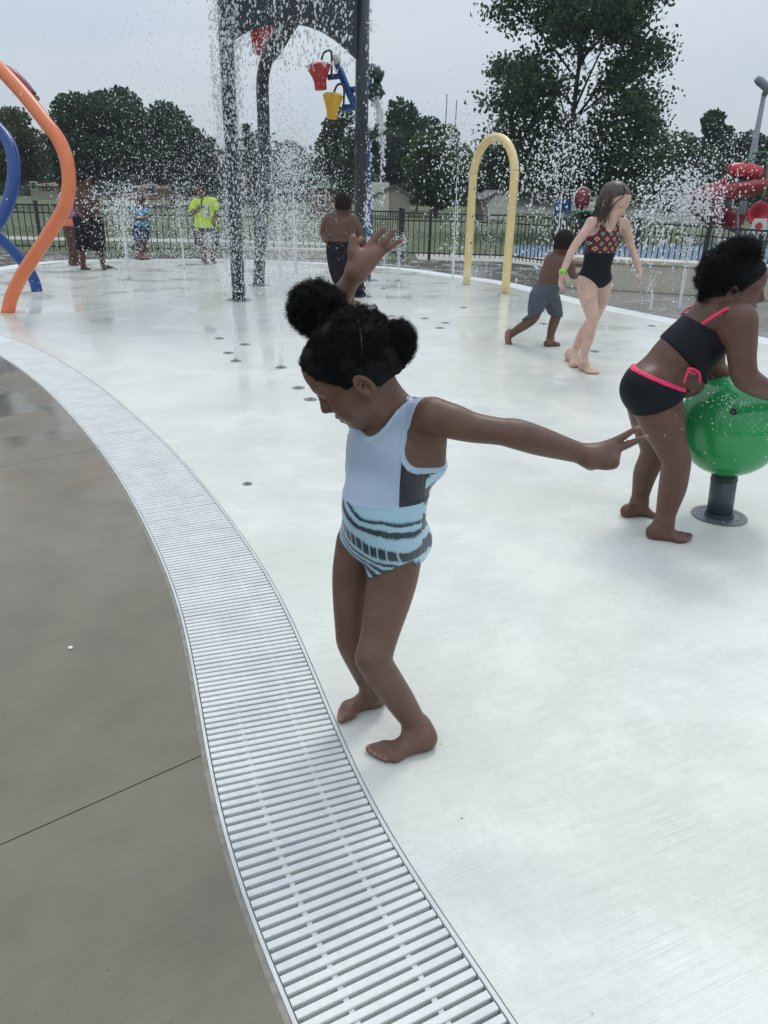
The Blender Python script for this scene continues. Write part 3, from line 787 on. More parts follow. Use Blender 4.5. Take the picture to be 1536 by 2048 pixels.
# bare far poles above the trees
for (px, top, lab) in ((884, 187, 'bare grey utility pole left of its shorter twin'), (903, 200, 'shorter forked bare pole above the light green tree')):
    Y = 90; c = P(px, 400, Y); z = P(px, top, Y)[2]
    o = MB().tube([(0, 0, 0), (0, 0, z)], [.09, .05], 8).build('utility_pole', MT['grey_metal'], None, (c[0], Y, -.03))
    tag(o, lab, 'pole')

# ---- black picket fence
def fence(label, pts, name='picket_fence', H=.95, spacing=.118, cat='fence'):
    pts = [np.array(p, float) for p in pts]
    root = empty(name, (*pts[0], -.0), 0, label, cat)
    o0 = V(*pts[0], 0)
    pk = MB().box((0, 0, H/2+.02), (.017, .017, H-.06)).mesh('picket'); pk.materials.append(MT['black_metal'])
    pm = MB().box((0, 0, (H+.06)/2-.02), (.062, .062, H+.06)).box((0, 0, H+.05), (.078, .078, .025)).mesh('post'); pm.materials.append(MT['black_metal'])
    for a, b in zip(pts[:-1], pts[1:]):
        d = b-a; L = np.linalg.norm(d); u = d/L; ang = math.atan2(u[1], u[0]); R = np.array([[u[0], -u[1], 0], [u[1], u[0], 0], [0, 0, 1]])
        for z, t in ((H-.02, .032), (H-.17, .028), (.12, .028)):
            m_ = (a+b)/2; o = MB().box((0, 0, 0), (L-.05, .03, t)).build('rail', MT['black_metal'], root, V(*m_, z)-o0); o.rotation_euler = (0, 0, ang)
        k = int(L/spacing)
        for i in range(1, k):
            q = a+d*i/k; o = bpy.data.objects.new('picket', pk); o.location = V(*q, 0)-o0; o.rotation_euler = (0, 0, ang); link(o, root)
    for q, p in enumerate(pts):
        u = unit((pts[min(q+1, len(pts)-1)]-pts[max(q-1, 0)])); o = bpy.data.objects.new('post', pm); o.location = V(*p, 0)-o0; o.rotation_euler = (0, 0, math.atan2(u[1], u[0])); link(o, root)
    return root
fence('long black picket fence behind the orange pipe and lime shirt', [(-11.5, 16.6), (-9.4, 16.85), (-7.38, 17.1), (-5.2, 17.2), (-2.9, 17.5), (-.62, 17.68)], spacing=.125)
gA, gB = np.array([P(741, 425, 17.65)[0], 17.68]), np.array([P(801, 425, 17.7)[0], 17.7])
fence('dense black gate with close bars right of the blue pole', [gA, gB], 'fence_gate', .97, .052, 'gate')
fence('black picket fence seen through the yellow arch', [gB+V(.06, 0), (.85, 17.72), (2.5, 17.58)], spacing=.105)
fence('black picket fence behind the beige bench wall and playground', [(2.56, 17.5), (3.6, 15.9), (4.5, 14.9), (5.36, 13.84), (6.1, 11.9), (6.7, 9.9), (7.4, 7.9)], spacing=.11)

# ---- concrete bench walls
def wall_block(label, a, b, h, t, name='bench_wall'):
    a, b = np.array(a), np.array(b); d = b-a; L = np.linalg.norm(d); ang = math.atan2(d[1], d[0])
    root = empty(name, (*((a+b)/2), 0), ang, label, 'bench wall')
    MB().box((0, 0, h/2-.03), (L, t, h-.06)).build('wall', MT['bench'], root, bevel=.01)
    MB().box((0, 0, h-.02), (L+.05, t+.06, .07)).build('cap', MT['bench'], root, bevel=.015)
    return root
wall_block('beige concrete bench wall behind the pale girl and fan of water', (2.9, 13.05), (6.6, 11.7), .46, .42)
wall_block('low beige concrete kerb wall behind the shirtless boy', (-3.0, 17.15), (-1.0, 17.2), .18, .3)

# ------------------------------------------------------------------ PLAY FEATURES
def base_plate(parent, c, r, mat='plate_metal', name='base_plate'):
    return MB().lathe([(0, .004), (r, .004), (r, -.01)], c, 28).build(name, MT[mat], parent, smooth=False)
# tall dark tower
TW = empty('water_tower', (-1.3, 11.3, 0), 0, 'tall slate grey three-legged water tower with arched panels', 'water tower')
to = V(-1.3, 11.3, 0)
p1, p2, p3 = V(-1.985, 10.44, 0), V(-2.0, 12.15, 0), V(-.412, 11.1, 0)
def post(base, top, r, bend=None):
    pts = [base, top] if bend is None else spline([base]+bend+[top], 24)
    MB().tube(np.array(pts)-to, r, 16).build('post', MT['slate'], TW, smooth=True)
post(p1, p1+V(0, 0, 4.6), .088); post(p3, p3+V(0, 0, 4.7), .085)
post(p2, P(585, 20, 11.9), .088, [P(521, 500, 12.15), P(528, 400, 12.15), P(527, 250, 12.15), P(526, 150, 12.12), P(548, 85, 12.05)])
for p, s_ in ((p1, .17), (p2, .17), (p3, .17)): base_plate(TW, p-to+V(0, 0, 0), s_)
def arch_panel(pa, pb, lower, top_z, th=.05):
    """plate between two verticals; lower: list of (t along, z)"""
    d = (pb-pa)[:2]; L = np.linalg.norm(d); u = V(*(d/L), 0); nn = V(-u[1], u[0], 0)
    poly = [(t*L, z) for t, z in lower]+[(L, top_z), (0, top_z)]
    MB().prism(poly, u, (0, 0, 1), pa-to-nn*th/2, nn*th).build('arch_panel', MT['slate'], TW)
def zat(px, py, pa, pb):
    d = ray(px, py); n = np.cross(pb-pa, [0, 0, 1]); t = ((pa-CAMP)@n)/(d@n); q = CAMP+d*t
    return float(((q-pa)@(pb-pa))/((pb-pa)@(pb-pa))), q[2]
low13 = [zat(px, py, p1, p3) for px, py in ((463, 84), (480, 73), (500, 62), (530, 52), (560, 48), (597, 49), (620, 54), (645, 64), (670, 80), (690, 97), (712, 118))]
low13 = [(min(max(t, 0), 1), z) for t, z in low13]
arch_panel(p1, p3, low13, 4.6)
q2 = V(P(528, 150, 12.15)[0], 12.15, 0); q2b = V(P(640, 30, 11.7)[0], 11.7, 0)
gus = [zat(px, py, q2, q2b) for px, py in ((527, 140), (535, 134), (550, 118), (566, 96), (580, 72), (592, 54), (600, 40))]
arch_panel(q2, q2b, [(min(max(t, 0), 1), z) for t, z in gus], 4.3, .06)
MB().lathe([(0, 4.75), (1.0, 4.7), (1.35, 4.6), (1.35, 4.55), (1.0, 4.58), (0, 4.6)], (-.1, 0, 0), 32).build('spill_roof', MT['slate'], TW, smooth=False)
nzr = empty('tower_nozzle', P(525, 78, 11.2), 0, 'small red wedge nozzle hanging under the tower arch', 'nozzle')
s1 = 1/S(525, 78, 11.2)
MB().prism([(-23*s1, 18*s1), (21*s1, 28*s1), (20*s1, 10*s1), (4*s1, -6*s1), (-8*s1, -28*s1), (-18*s1, -26*s1)], (1, 0, 0), (0, 0, 1), (0, -.09, 0), (0, .18, 0)).build('hood', MT['red'], nzr, bevel=.02)
MB().tube([(0, 0, .12), (.03, .0, .6)], .03, 10).build('stem', MT['slate'], nzr, smooth=True)

# bucket tree on the blue pole
BT = empty('bucket_tree', (P(733, 500, 13.2)[0], 13.2, 0), 0, 'blue pole with tipping buckets behind the right tower post', 'bucket tree')
bo = V(P(733, 500, 13.2)[0], 13.2, 0)
L_ = lambda px, py, Y=13.2: P(px, py, Y)-bo
MB().tube(spline([(0, 0, 0), L_(733, 400), L_(731, 315), L_(724, 215), L_(722, 160)], 20), .080, 14).build('pole', MT['blue'], BT, smooth=True)
base_plate(BT, (0, 0, 0), .2)
MB().tube([L_(674, 125), L_(692, 172), L_(711, 213)], .055, 12).build('branch', MT['blue'], BT, smooth=True)
MB().tube([L_(684, 216), L_(712, 214), L_(724, 210)], .05, 12).build('branch', MT['blue'], BT, smooth=True)
MB().tube([L_(655, 155), L_(672, 153), L_(690, 151)], .04, 12).build('branch', MT['blue'], BT, smooth=True)
MB().tube([L_(700, 180), L_(720, 178), L_(728, 172), L_(745, 165)], .045, 12).build('branch', MT['blue'], BT, smooth=True)
MB().lathe([(0, .075), (.06, .06), (.075, 0), (.06, -.06), (0, -.075)], L_(672, 120), 16).build('end_cap', MT['offwhite'], BT, smooth=True)
def bucket(px_top, px_bot, r_top, r_bot, mat, Y, hoop):
    a, b = L_(*px_top, Y), L_(*px_bot, Y); ax = unit(a-b); h = np.linalg.norm(a-b)
    x = unit(np.cross(ax, [0, 1, 0])); y = np.cross(ax, x); R = np.stack([x, y, ax], 1)
    pr = [(0, 0), (r_bot*.9, 0), (r_bot, .02*h), (r_bot*1.02, .3*h), (r_bot*1.25, .5*h), (r_top*.93, .75*h), (r_top, .88*h), (r_top*1.06, .9*h), (r_top*1.06, .95*h), (r_top*.98, .97*h), (r_top*.8, 1.03*h), (r_top*.45, 1.06*h), (0, 1.07*h)]
    b_ = MB().lathe(pr, b, 24, R).build('bucket', MT[mat], BT, smooth=True)
    MB().tube(spline([L_(*p, Y) for p in hoop], 14), .016, 8).build('handle', MT['slate'], b_, smooth=True)
bucket((637, 128), (642, 180), .17, .09, 'red', 13.1, [(643, 120), (647, 107), (657, 101), (663, 107), (663, 150)])
bucket((666, 188), (664, 238), .145, .085, 'yellow', 13.1, [(668, 184), (674, 171), (681, 168), (688, 176), (687, 214)])
bucket((764, 156), (738, 142), .10, .11, 'dark_green', 13.3, [(735, 141), (738, 131), (746, 129), (752, 134), (753, 143)])
bucket((756, 172), (738, 198), .15, .12, 'dark_green', 13.3, [(757, 168), (762, 172), (762, 182), (755, 186)])

# twisted hoops at the left
OR = empty('orange_pipe_hoop', G(15, 625), 0, 'orange curving spray pipe nearest the drain grate', 'spray pipe')
oo = G(15, 625)
pts = [P(px, py, Y)-oo for px, py, Y in ((15, 627, 8.93), (24, 592, 8.9), (44, 550, 8.88), (74, 504, 8.85), (108, 452, 8.83), (131, 408, 8.82), (138, 362, 8.85), (132, 316, 8.9), (116, 278, 8.95), (92, 246, 9.0), (58, 202, 9.1), (24, 163, 9.2), (-8, 132, 9.3), (-60, 105, 9.5), (-110, 130, 9.7), (-130, 200, 9.8))]
MB().tube(spline(pts, 70), .073, 16).build('pipe', MT['orange'], OR, smooth=True)
base_plate(OR, (0, 0, 0), .19, 'bench')
bbp = G(75, 583)
BL = empty('blue_pipe_hoop', bbp, 0, 'blue curving spray pipe crossing behind the orange one', 'spray pipe')
ptsA = [P(px, py, Y)-bbp for px, py, Y in ((75, 585, 10.79), (66, 556, 10.78), (46, 525, 10.75), (21, 497, 10.7), (0, 477, 10.6), (-30, 448, 10.5), (-55, 410, 10.4), (-70, 360, 10.3), (-70, 300, 10.2), (-40, 245, 10.1), (-15, 245, 10.0))]
MB().tube(spline(ptsA, 60), .072, 16).build('pipe', MT['blue'], BL, smooth=True)
b2 = [P(px, py, Y)-bbp for px, py, Y in ((-130, 600, 9.15), (-100, 545, 9.2), (-60, 500, 9.3), (-25, 468, 9.4), (0, 440, 9.5), (20, 395, 9.6), (28, 345, 9.7), (24, 305, 9.8), (12, 276, 9.9), (-15, 245, 10.0))]
MB().tube(spline(b2, 50), .072, 16).build('pipe', MT['blue'], BL, smooth=True)
base_plate(BL, (0, 0, 0), .19, 'bench')
MRb = P(-60, 600, 10.9); MRb = V(MRb[0], 10.9, 0)
MR = empty('maroon_spout', MRb, 0, 'maroon curved spout end peeking above the orange pipe', 'spray pipe')
pts = [V(0, 0, 0)]+[P(px, py, 10.9)-MRb for px, py in ((-95, 300), (-70, 160), (-30, 135), (14, 146), (40, 167), (62, 194))]
MB().tube(spline(pts, 40), .085, 16).build('pipe', MT['maroon'], MR, smooth=True)
MB().lathe([(.0, 0), (.085, 0), (.095, .02), (.085, .05), (0, .05)], P(64, 197, 10.9)-MRb-V(0, 0, .02), 16).build('nozzle_tip', MT['plate_metal'], MR, smooth=False)

# yellow arch
fa, fb = G(933, 569), G(1010, 587)
YA = empty('yellow_arch', (fa+fb)/2, 0, 'pale yellow spray arch with jets crossing inside it', 'spray arch')
yo = (fa+fb)/2
d_ = (fb-fa); tt = lambda t, z: fa+d_*t+V(0, 0, z)-yo
HH = 2.19; rr_ = np.linalg.norm(d_)/2
zs = HH-rr_*1.05
arcp = [tt(0, 0), tt(0, zs*.5), tt(0, zs)]+[tt(.5-.5*math.cos(a), zs+math.sin(a)*(HH-.07-zs)) for a in np.linspace(.15, math.pi-.15, 15)]+[tt(1, zs), tt(1, zs*.5), tt(1, 0)]
arcp = np.array(arcp)
ysp = spline(arcp, 80)
MB().tube(ysp, .062, 16).build('pipe', MT['cream_yellow'], YA, smooth=True)
for q in (.30, .44, .62, .80):
    for t in (0, 1):
        c = tt(t, HH*(1-q)+.2); u = unit(d_)*(1 if t == 0 else -1)
        o = MB().lathe([(0, .066), (.014, .066), (.016, .055)], (0, 0, 0), 10).build('jet_hole', MT['bore'], YA); o.location = tuple(c)
        o.rotation_euler = Vector(u).to_track_quat('Z', 'X').to_euler()

# green ball on its post
BLp = V(*G(1438, 1032)); BLc = P(1463, 850, 3.39)
BA = empty('spray_ball', BLp, 0, 'glossy green ball on a short dark post under the leaning girl', 'spray ball')
c0 = BLc-BLp; Rb = 103/S(1463, 850, 3.39)
ax = unit(c0); 
prof = [(Rb*math.sin(a), -Rb*math.cos(a)) for a in np.linspace(0.0, math.pi, 40)]
MB().lathe(prof, c0, 56).build('ball', MT['green_gloss'], BA, smooth=True)
pr_ = 24.5/S(1445, 980, 3.39)
zt = c0[2]-Rb*.93
MB().tube([(0, 0, 0), c0*(zt/c0[2])], pr_, 28).build('post', MT['post_grey'], BA, smooth=True)
for z, k in ((zt*.80, 1.04),):
    MB().tube([c0*(z/c0[2]), c0*((z+.007)/c0[2])], pr_*k, 28).build('collar', MT['black_metal'], BA, smooth=False)
MB().tube([(0, 0, .001), (0, 0, .022)], pr_*1.14, 28).build('collar', MT['post_grey'], BA, smooth=False)
bp = MB().lathe([(0, .003), (.098, .003), (.102, .006), (.125, .006), (.128, -.005)], (0, 0, 0), 44).build('base_plate', MT['plate_metal'], BA)
for a in np.linspace(0, 2*math.pi, 6, endpoint=False)+.35:
    MB().lathe([(0, .0065), (.006, .0065), (.0072, .003)], (math.cos(a)*.085, math.sin(a)*.085, 0), 12).build('bolt', MT['grey_metal'], bp)
nd_ = unit(P(1469, 818, 3.17)-BLc); 
for dirn in (nd_, unit(V(.75, -.3, .45)), unit(V(-.2, .9, .35))):
    o = MB().lathe([(0, .004), (.006, .006), (.012, .006), (.0155, .002), (.016, -.004)], (0, 0, 0), 16).build('nozzle', MT['bore'], BA)
    o.location = tuple(c0+dirn*Rb); o.rotation_euler = Vector(dirn).to_track_quat('Z', 'X').to_euler()

# floor nozzles
NOZ = [((439, 677), 'lone dark floor nozzle farthest left below the near tower post'), ((490, 689), 'dark floor nozzle just right of the farthest left one'),
       ((457, 706), 'small floor nozzle with a faint jet below the near tower post'), ((472, 722), 'dark floor nozzle closest to the camera in the left cluster'),
       ((562, 735), 'floor nozzle under the thin tall jet beside the big hair puff'), ((597, 776), 'floor nozzle touching the forehead outline of the swimsuit girl'),
       ((621, 799), 'floor nozzle in a pale ring near the nose of the swimsuit girl'), ((783, 632), 'floor nozzle right above the small hair puff'),
       ((850, 637), 'floor nozzle between the hair puff and the right pair'), ((891, 646), 'right floor nozzle of the close pair'), ((880, 656), 'lower floor nozzle of the close pair'),
       ((797, 561), 'far floor nozzle under the raised fingers'), ((768, 577), 'far floor nozzle beside the right tower post'), ((927, 615), 'floor nozzle below the left foot of the yellow arch'),
       ((1087, 648), 'floor nozzle between the running boy and the arch'), ((1303, 652), 'floor nozzle right of the pale girl'), ((1190, 703), 'floor nozzle right of the shins of the pale girl'),
       ((258, 558), 'far floor nozzle under the bushy jet'), ((368, 538), 'far floor nozzle under the thin twin jet'), ((495, 968), 'small dark bolt cover in the white pad'), ((1180, 938), 'small dark floor cover under the pointing hand')]
nzm = MB().lathe([(0, .0035), (.026, .0035), (.044, .0045), (.048, .0015)], (0, 0, 0), 20).mesh('cover'); nzm.materials.append(MT['brass'])
nbm = MB().lathe([(0, .0055), (.012, .0055), (.014, .003)], (0, 0, 0), 12).mesh('bore'); nbm.materials.append(MT['bore'])
for (p, lab) in NOZ:
    o = bpy.data.objects.new('floor_nozzle', nzm); o.location = tuple(G(*p)); link(o); tag(o, lab, 'floor nozzle', 'floor nozzles set in the pad')
    sc = .5 if 'small dark' in lab else 1.0
    o.scale = (sc, sc, 1)
    link(bpy.data.objects.new('bore', nbm), o)
o = MB().lathe([(0, .008), (.0045, .0075), (.0075, .005), (.008, .001), (.006, 0)], (0, 0, 0), 14).build('bottle_cap', MT['white_plastic'], None, G(141, 1297), smooth=True)
tag(o, 'tiny white cap lying on the grey concrete deck', 'cap')

# ---- playground behind the fence
PG = empty('play_tower', P(1530, 480, 27), 0, 'green and tan climbing tower behind the fence at the frame edge', 'play tower')
po = P(1530, 480, 27); po[2] = 0; PG.location = po
LP = lambda px, py, Y=27.0: P(px, py, Y)-po
for px, Y in ((1508, 27), (1560, 27), (1520, 28.6), (1572, 28.6)):
    MB().tube([LP(px, 480, Y)*V(1, 1, 0), LP(px, 480, Y)*V(1, 1, 0)+V(0, 0, 3.7)], .06, 10).build('post', MT['olive_bar'], PG, smooth=True)
c_ = LP(1540, 400, 27.8)
MB().box((c_[0], .8, 1.35), (1.5, 1.8, .1)).build('platform', MT['slate'], PG)
for q in range(9):
    px = 1504+q*8; b_ = LP(px, 400); z1 = LP(px, 336)[2]
    MB().tube([V(b_[0], 0, 1.4), V(b_[0], 0, z1)], .018, 6).build('bar', MT['green_paint'] if q % 3 else MT['orange'], PG, smooth=True)
MB().tube([LP(1480, 327), LP(1498, 320), LP(1512, 318)], .03, 8).build('hoop_bar', MT['green_paint'], PG, smooth=True)
MB().tube([LP(1492, 318), LP(1498, 308), LP(1508, 306), LP(1540, 304)], .03, 8).build('hoop_bar', MT['green_paint'], PG, smooth=True)
MB().tube([LP(1515, 330), LP(1530, 322), LP(1550, 312)], .03, 8).build('hoop_bar', MT['green_paint'], PG, smooth=True)
MB().box(LP(1495, 362)+V(0, .2, 0), (1.0, .06, .75)).build('panel', MT['green_paint'], PG)
h_ = MB().tube(spline([LP(1457, 339), LP(1485, 340), LP(1522, 346)], 8), [.16, .19, .21, .22, .22, .22, .21, .19], 14).build('slide_hood', MT['red'], PG, smooth=True)
SL = empty('spiral_slide', po+V(-1.4, -.3, 0), 0, 'dark red spiral slide curling down beside the play tower', 'slide')
so = po+V(-1.4, -.3, 0)
def trough(path_px, w0, w1, name='chute', depth=.3, mat='dark_red'):
    pts = spline([P(a, b, Y)-so for a, b, Y in path_px], 36); n = len(pts)
    mb = MB(); rows = []
    wv = np.linspace(w0, w1, n)
    for i in range(n):
        t = pts[min(i+1, n-1)]-pts[max(i-1, 0)]; side = unit(np.cross(unit(t), [0, 0, 1])); upv = unit(np.cross(side, unit(t)))
        row = [pts[i]+side*wv[i]*math.cos(a)*.5+upv*(depth*(1-math.sin(a))) for a in np.linspace(0, math.pi, 9)]
        row += [pts[i]+side*wv[i]*math.cos(a)*.55+upv*(depth*(1-math.sin(a))-.04*(math.sin(a)) ) for a in np.linspace(math.pi, 0, 9)]
        rows.append(row)
    v = np.array(rows).reshape(-1, 3); m = 18; f = []
    for i in range(n-1):
        for k in range(m):
            f.append([i*m+k, i*m+(k+1) % m, (i+1)*m+(k+1) % m, (i+1)*m+k])
    mb.add(v, f); return mb.build(name, MT[mat], SL, smooth=True)
trough([(1500, 392, 27.4), (1470, 396, 26.6), (1430, 406, 26.2), (1402, 422, 26.4), (1410, 442, 27.2), (1440, 452, 27.5), (1468, 462, 27.2)], .95, .85, depth=.52)
trough([(1470, 372, 27.8), (1456, 378, 27.6), (1450, 390, 27.3)], .5, .5, depth=.25)
MB().tube([P(1475, 480, 26.9)*V(1, 1, 0)-so*V(1, 1, 0), P(1475, 420, 26.9)-so], .05, 10).build('support_post', MT['grey_metal'], SL, smooth=True)
sl2 = empty('tube_slide', P(1513, 480, 25.5)*V(1, 1, 0), 0, 'bright red flared slide mouth above the cream panel', 'slide')
q0 = P(1513, 480, 25.5)*V(1, 1, 0)
Rr = np.array([[1, 0, 0], [0, 0, -1], [0, 1, 0]])
MB().lathe([(.22, -.3), (.26, 0), (.36, .12), (.34, .13), (.2, .0), (.0, -.25)], P(1515, 428, 25.5)-q0, 22, Rr).build('mouth', MT['red'], sl2, smooth=True)
MB().tube([(0, .25, 0), (0, .25, P(1515, 428, 25.5)[2])], .06, 10).build('support_post', MT['grey_metal'], sl2, smooth=True)
pnl = empty('activity_panel', P(1512, 480, 25)*V(1, 1, 0), 0, 'cream play panel with a red round emblem near the slide mouth', 'play panel')
s2 = 1/S(1512, 452, 25); zc = P(1512, 452, 25)[2]
MB().prism([(-18*s2, -14*s2), (20*s2, -14*s2), (14*s2, 14*s2), (-10*s2, 14*s2)], (1, 0, 0), (0, 0, 1), (0, 0, zc), (0, .06, 0)).build('board', MT['offwhite'], pnl)
MB().lathe([(0, .02), (7*s2, .02), (7*s2, 0)], (0, -.0, zc), 16, Rr@np.diag([1, 1, -1])*-1 if False else Rr).build('emblem', MT['red'], pnl)
for x in (-.2, .2): MB().tube([(x, .03, 0), (x, .03, zc)], .03, 8).build('leg', MT['slate'], pnl, smooth=True)
# climbing disc, blue box, green tunnel
cd = empty('climbing_disc', P(1155, 470, 24)*V(1, 1, 0), 0, 'dark red climbing disc with white rim left of the white garage', 'climber')
s3 = 1/S(1155, 395, 24); zc = P(1155, 398, 24)[2]
Rt = np.array([[.85, 0, -.52], [.52, 0, .85], [0, 1, 0]])
MB().lathe([(0, .12), (16*s3, .10), (21*s3, .02), (21*s3, -.05), (0, -.05)], (0, 0, zc), 24, Rt).build('disc', MT['deep_red'], cd, smooth=True)
MB().tube([V(0, 0, zc)+Rt@V(math.cos(a)*22*s3, math.sin(a)*22*s3, -.02) for a in np.linspace(0, 2*math.pi, 30, endpoint=False)], .022, 8, closed=True).build('rim', MT['offwhite'], cd, smooth=True)
MB().tube([(0, .08, 0), (0, .08, zc)], .06, 8).build('post', MT['slate'], cd, smooth=True)
bx = empty('play_cube', P(1121, 460, 24.5)*V(1, 1, 0), .3, 'blue play panel left of the red climbing disc', 'play panel')
zb, zt_ = P(1121, 430, 24.5)[2], P(1121, 402, 24.5)[2]; s4 = 1/S(1121, 415, 24.5)
MB().box((0, 0, (zb+zt_)/2), (30*s4, .2, zt_-zb)).build('board', MT['blue'], bx, bevel=.02)
for x in (-.22, .22): MB().tube([(x, 0, 0), (x, 0, zb)], .035, 8).build('leg', MT['slate'], bx, smooth=True)
gt = empty('tunnel_climber', P(1162, 490, 23)*V(1, 1, 0), .2, 'dark green arched tunnel behind the shoulder of the pale girl', 'tunnel')
s5 = 1/S(1162, 450, 23); H5 = P(1162, 422, 23)[2]; R5 = 30*s5
sec = [(R5*math.cos(a), H5-R5*.55+R5*.55*math.sin(a)) for a in np.linspace(0, math.pi, 14)]
poly = [(R5, .0)]+sec+[(-R5, 0)]+[(-R5*.86, 0)]+[(x*.86, z-.06) for x, z in sec[::-1]]+[(R5*.86, 0)]
MB().prism(poly, (1, 0, 0), (0, 0, 1), (0, 0, 0), (0, 1.0, 0)).build('shell', MT['dark_green'], gt)
MB().tube([V(x, -.02, z) for x, z in sec], .035, 8).build('rim', MT['green_paint'], gt, smooth=True)
# light pole
lp = empty('light_pole', P(1475, 470, 34)*V(1, 1, 0), 0, 'grey light pole with a capsule lamp head at the frame edge', 'light pole')
l0 = P(1475, 470, 34)*V(1, 1, 0); ztop = P(1533, 190, 34)[2]
MB().tube([(0, 0, 0), (0, 0, 1.6), (0, 0, ztop)], [.17, .14, .09], 14).build('pole', MT['grey_metal'], lp, smooth=True)
MB().lathe([(0, .0), (.2, 0), (.2, .05), (.13, .07)], (0, 0, 0), 16).build('base', MT['grey_metal'], lp)
ha, hb = P(1545, 186, 34)-l0, P(1513, 156, 34)-l0
MB().tube([(0, 0, ztop-.05), hb*.3+ha*.7, ha*.2+hb*.8, hb], [.10, .17, .17, .13], 12).build('lamp_head', MT['grey_metal'], lp, smooth=True)

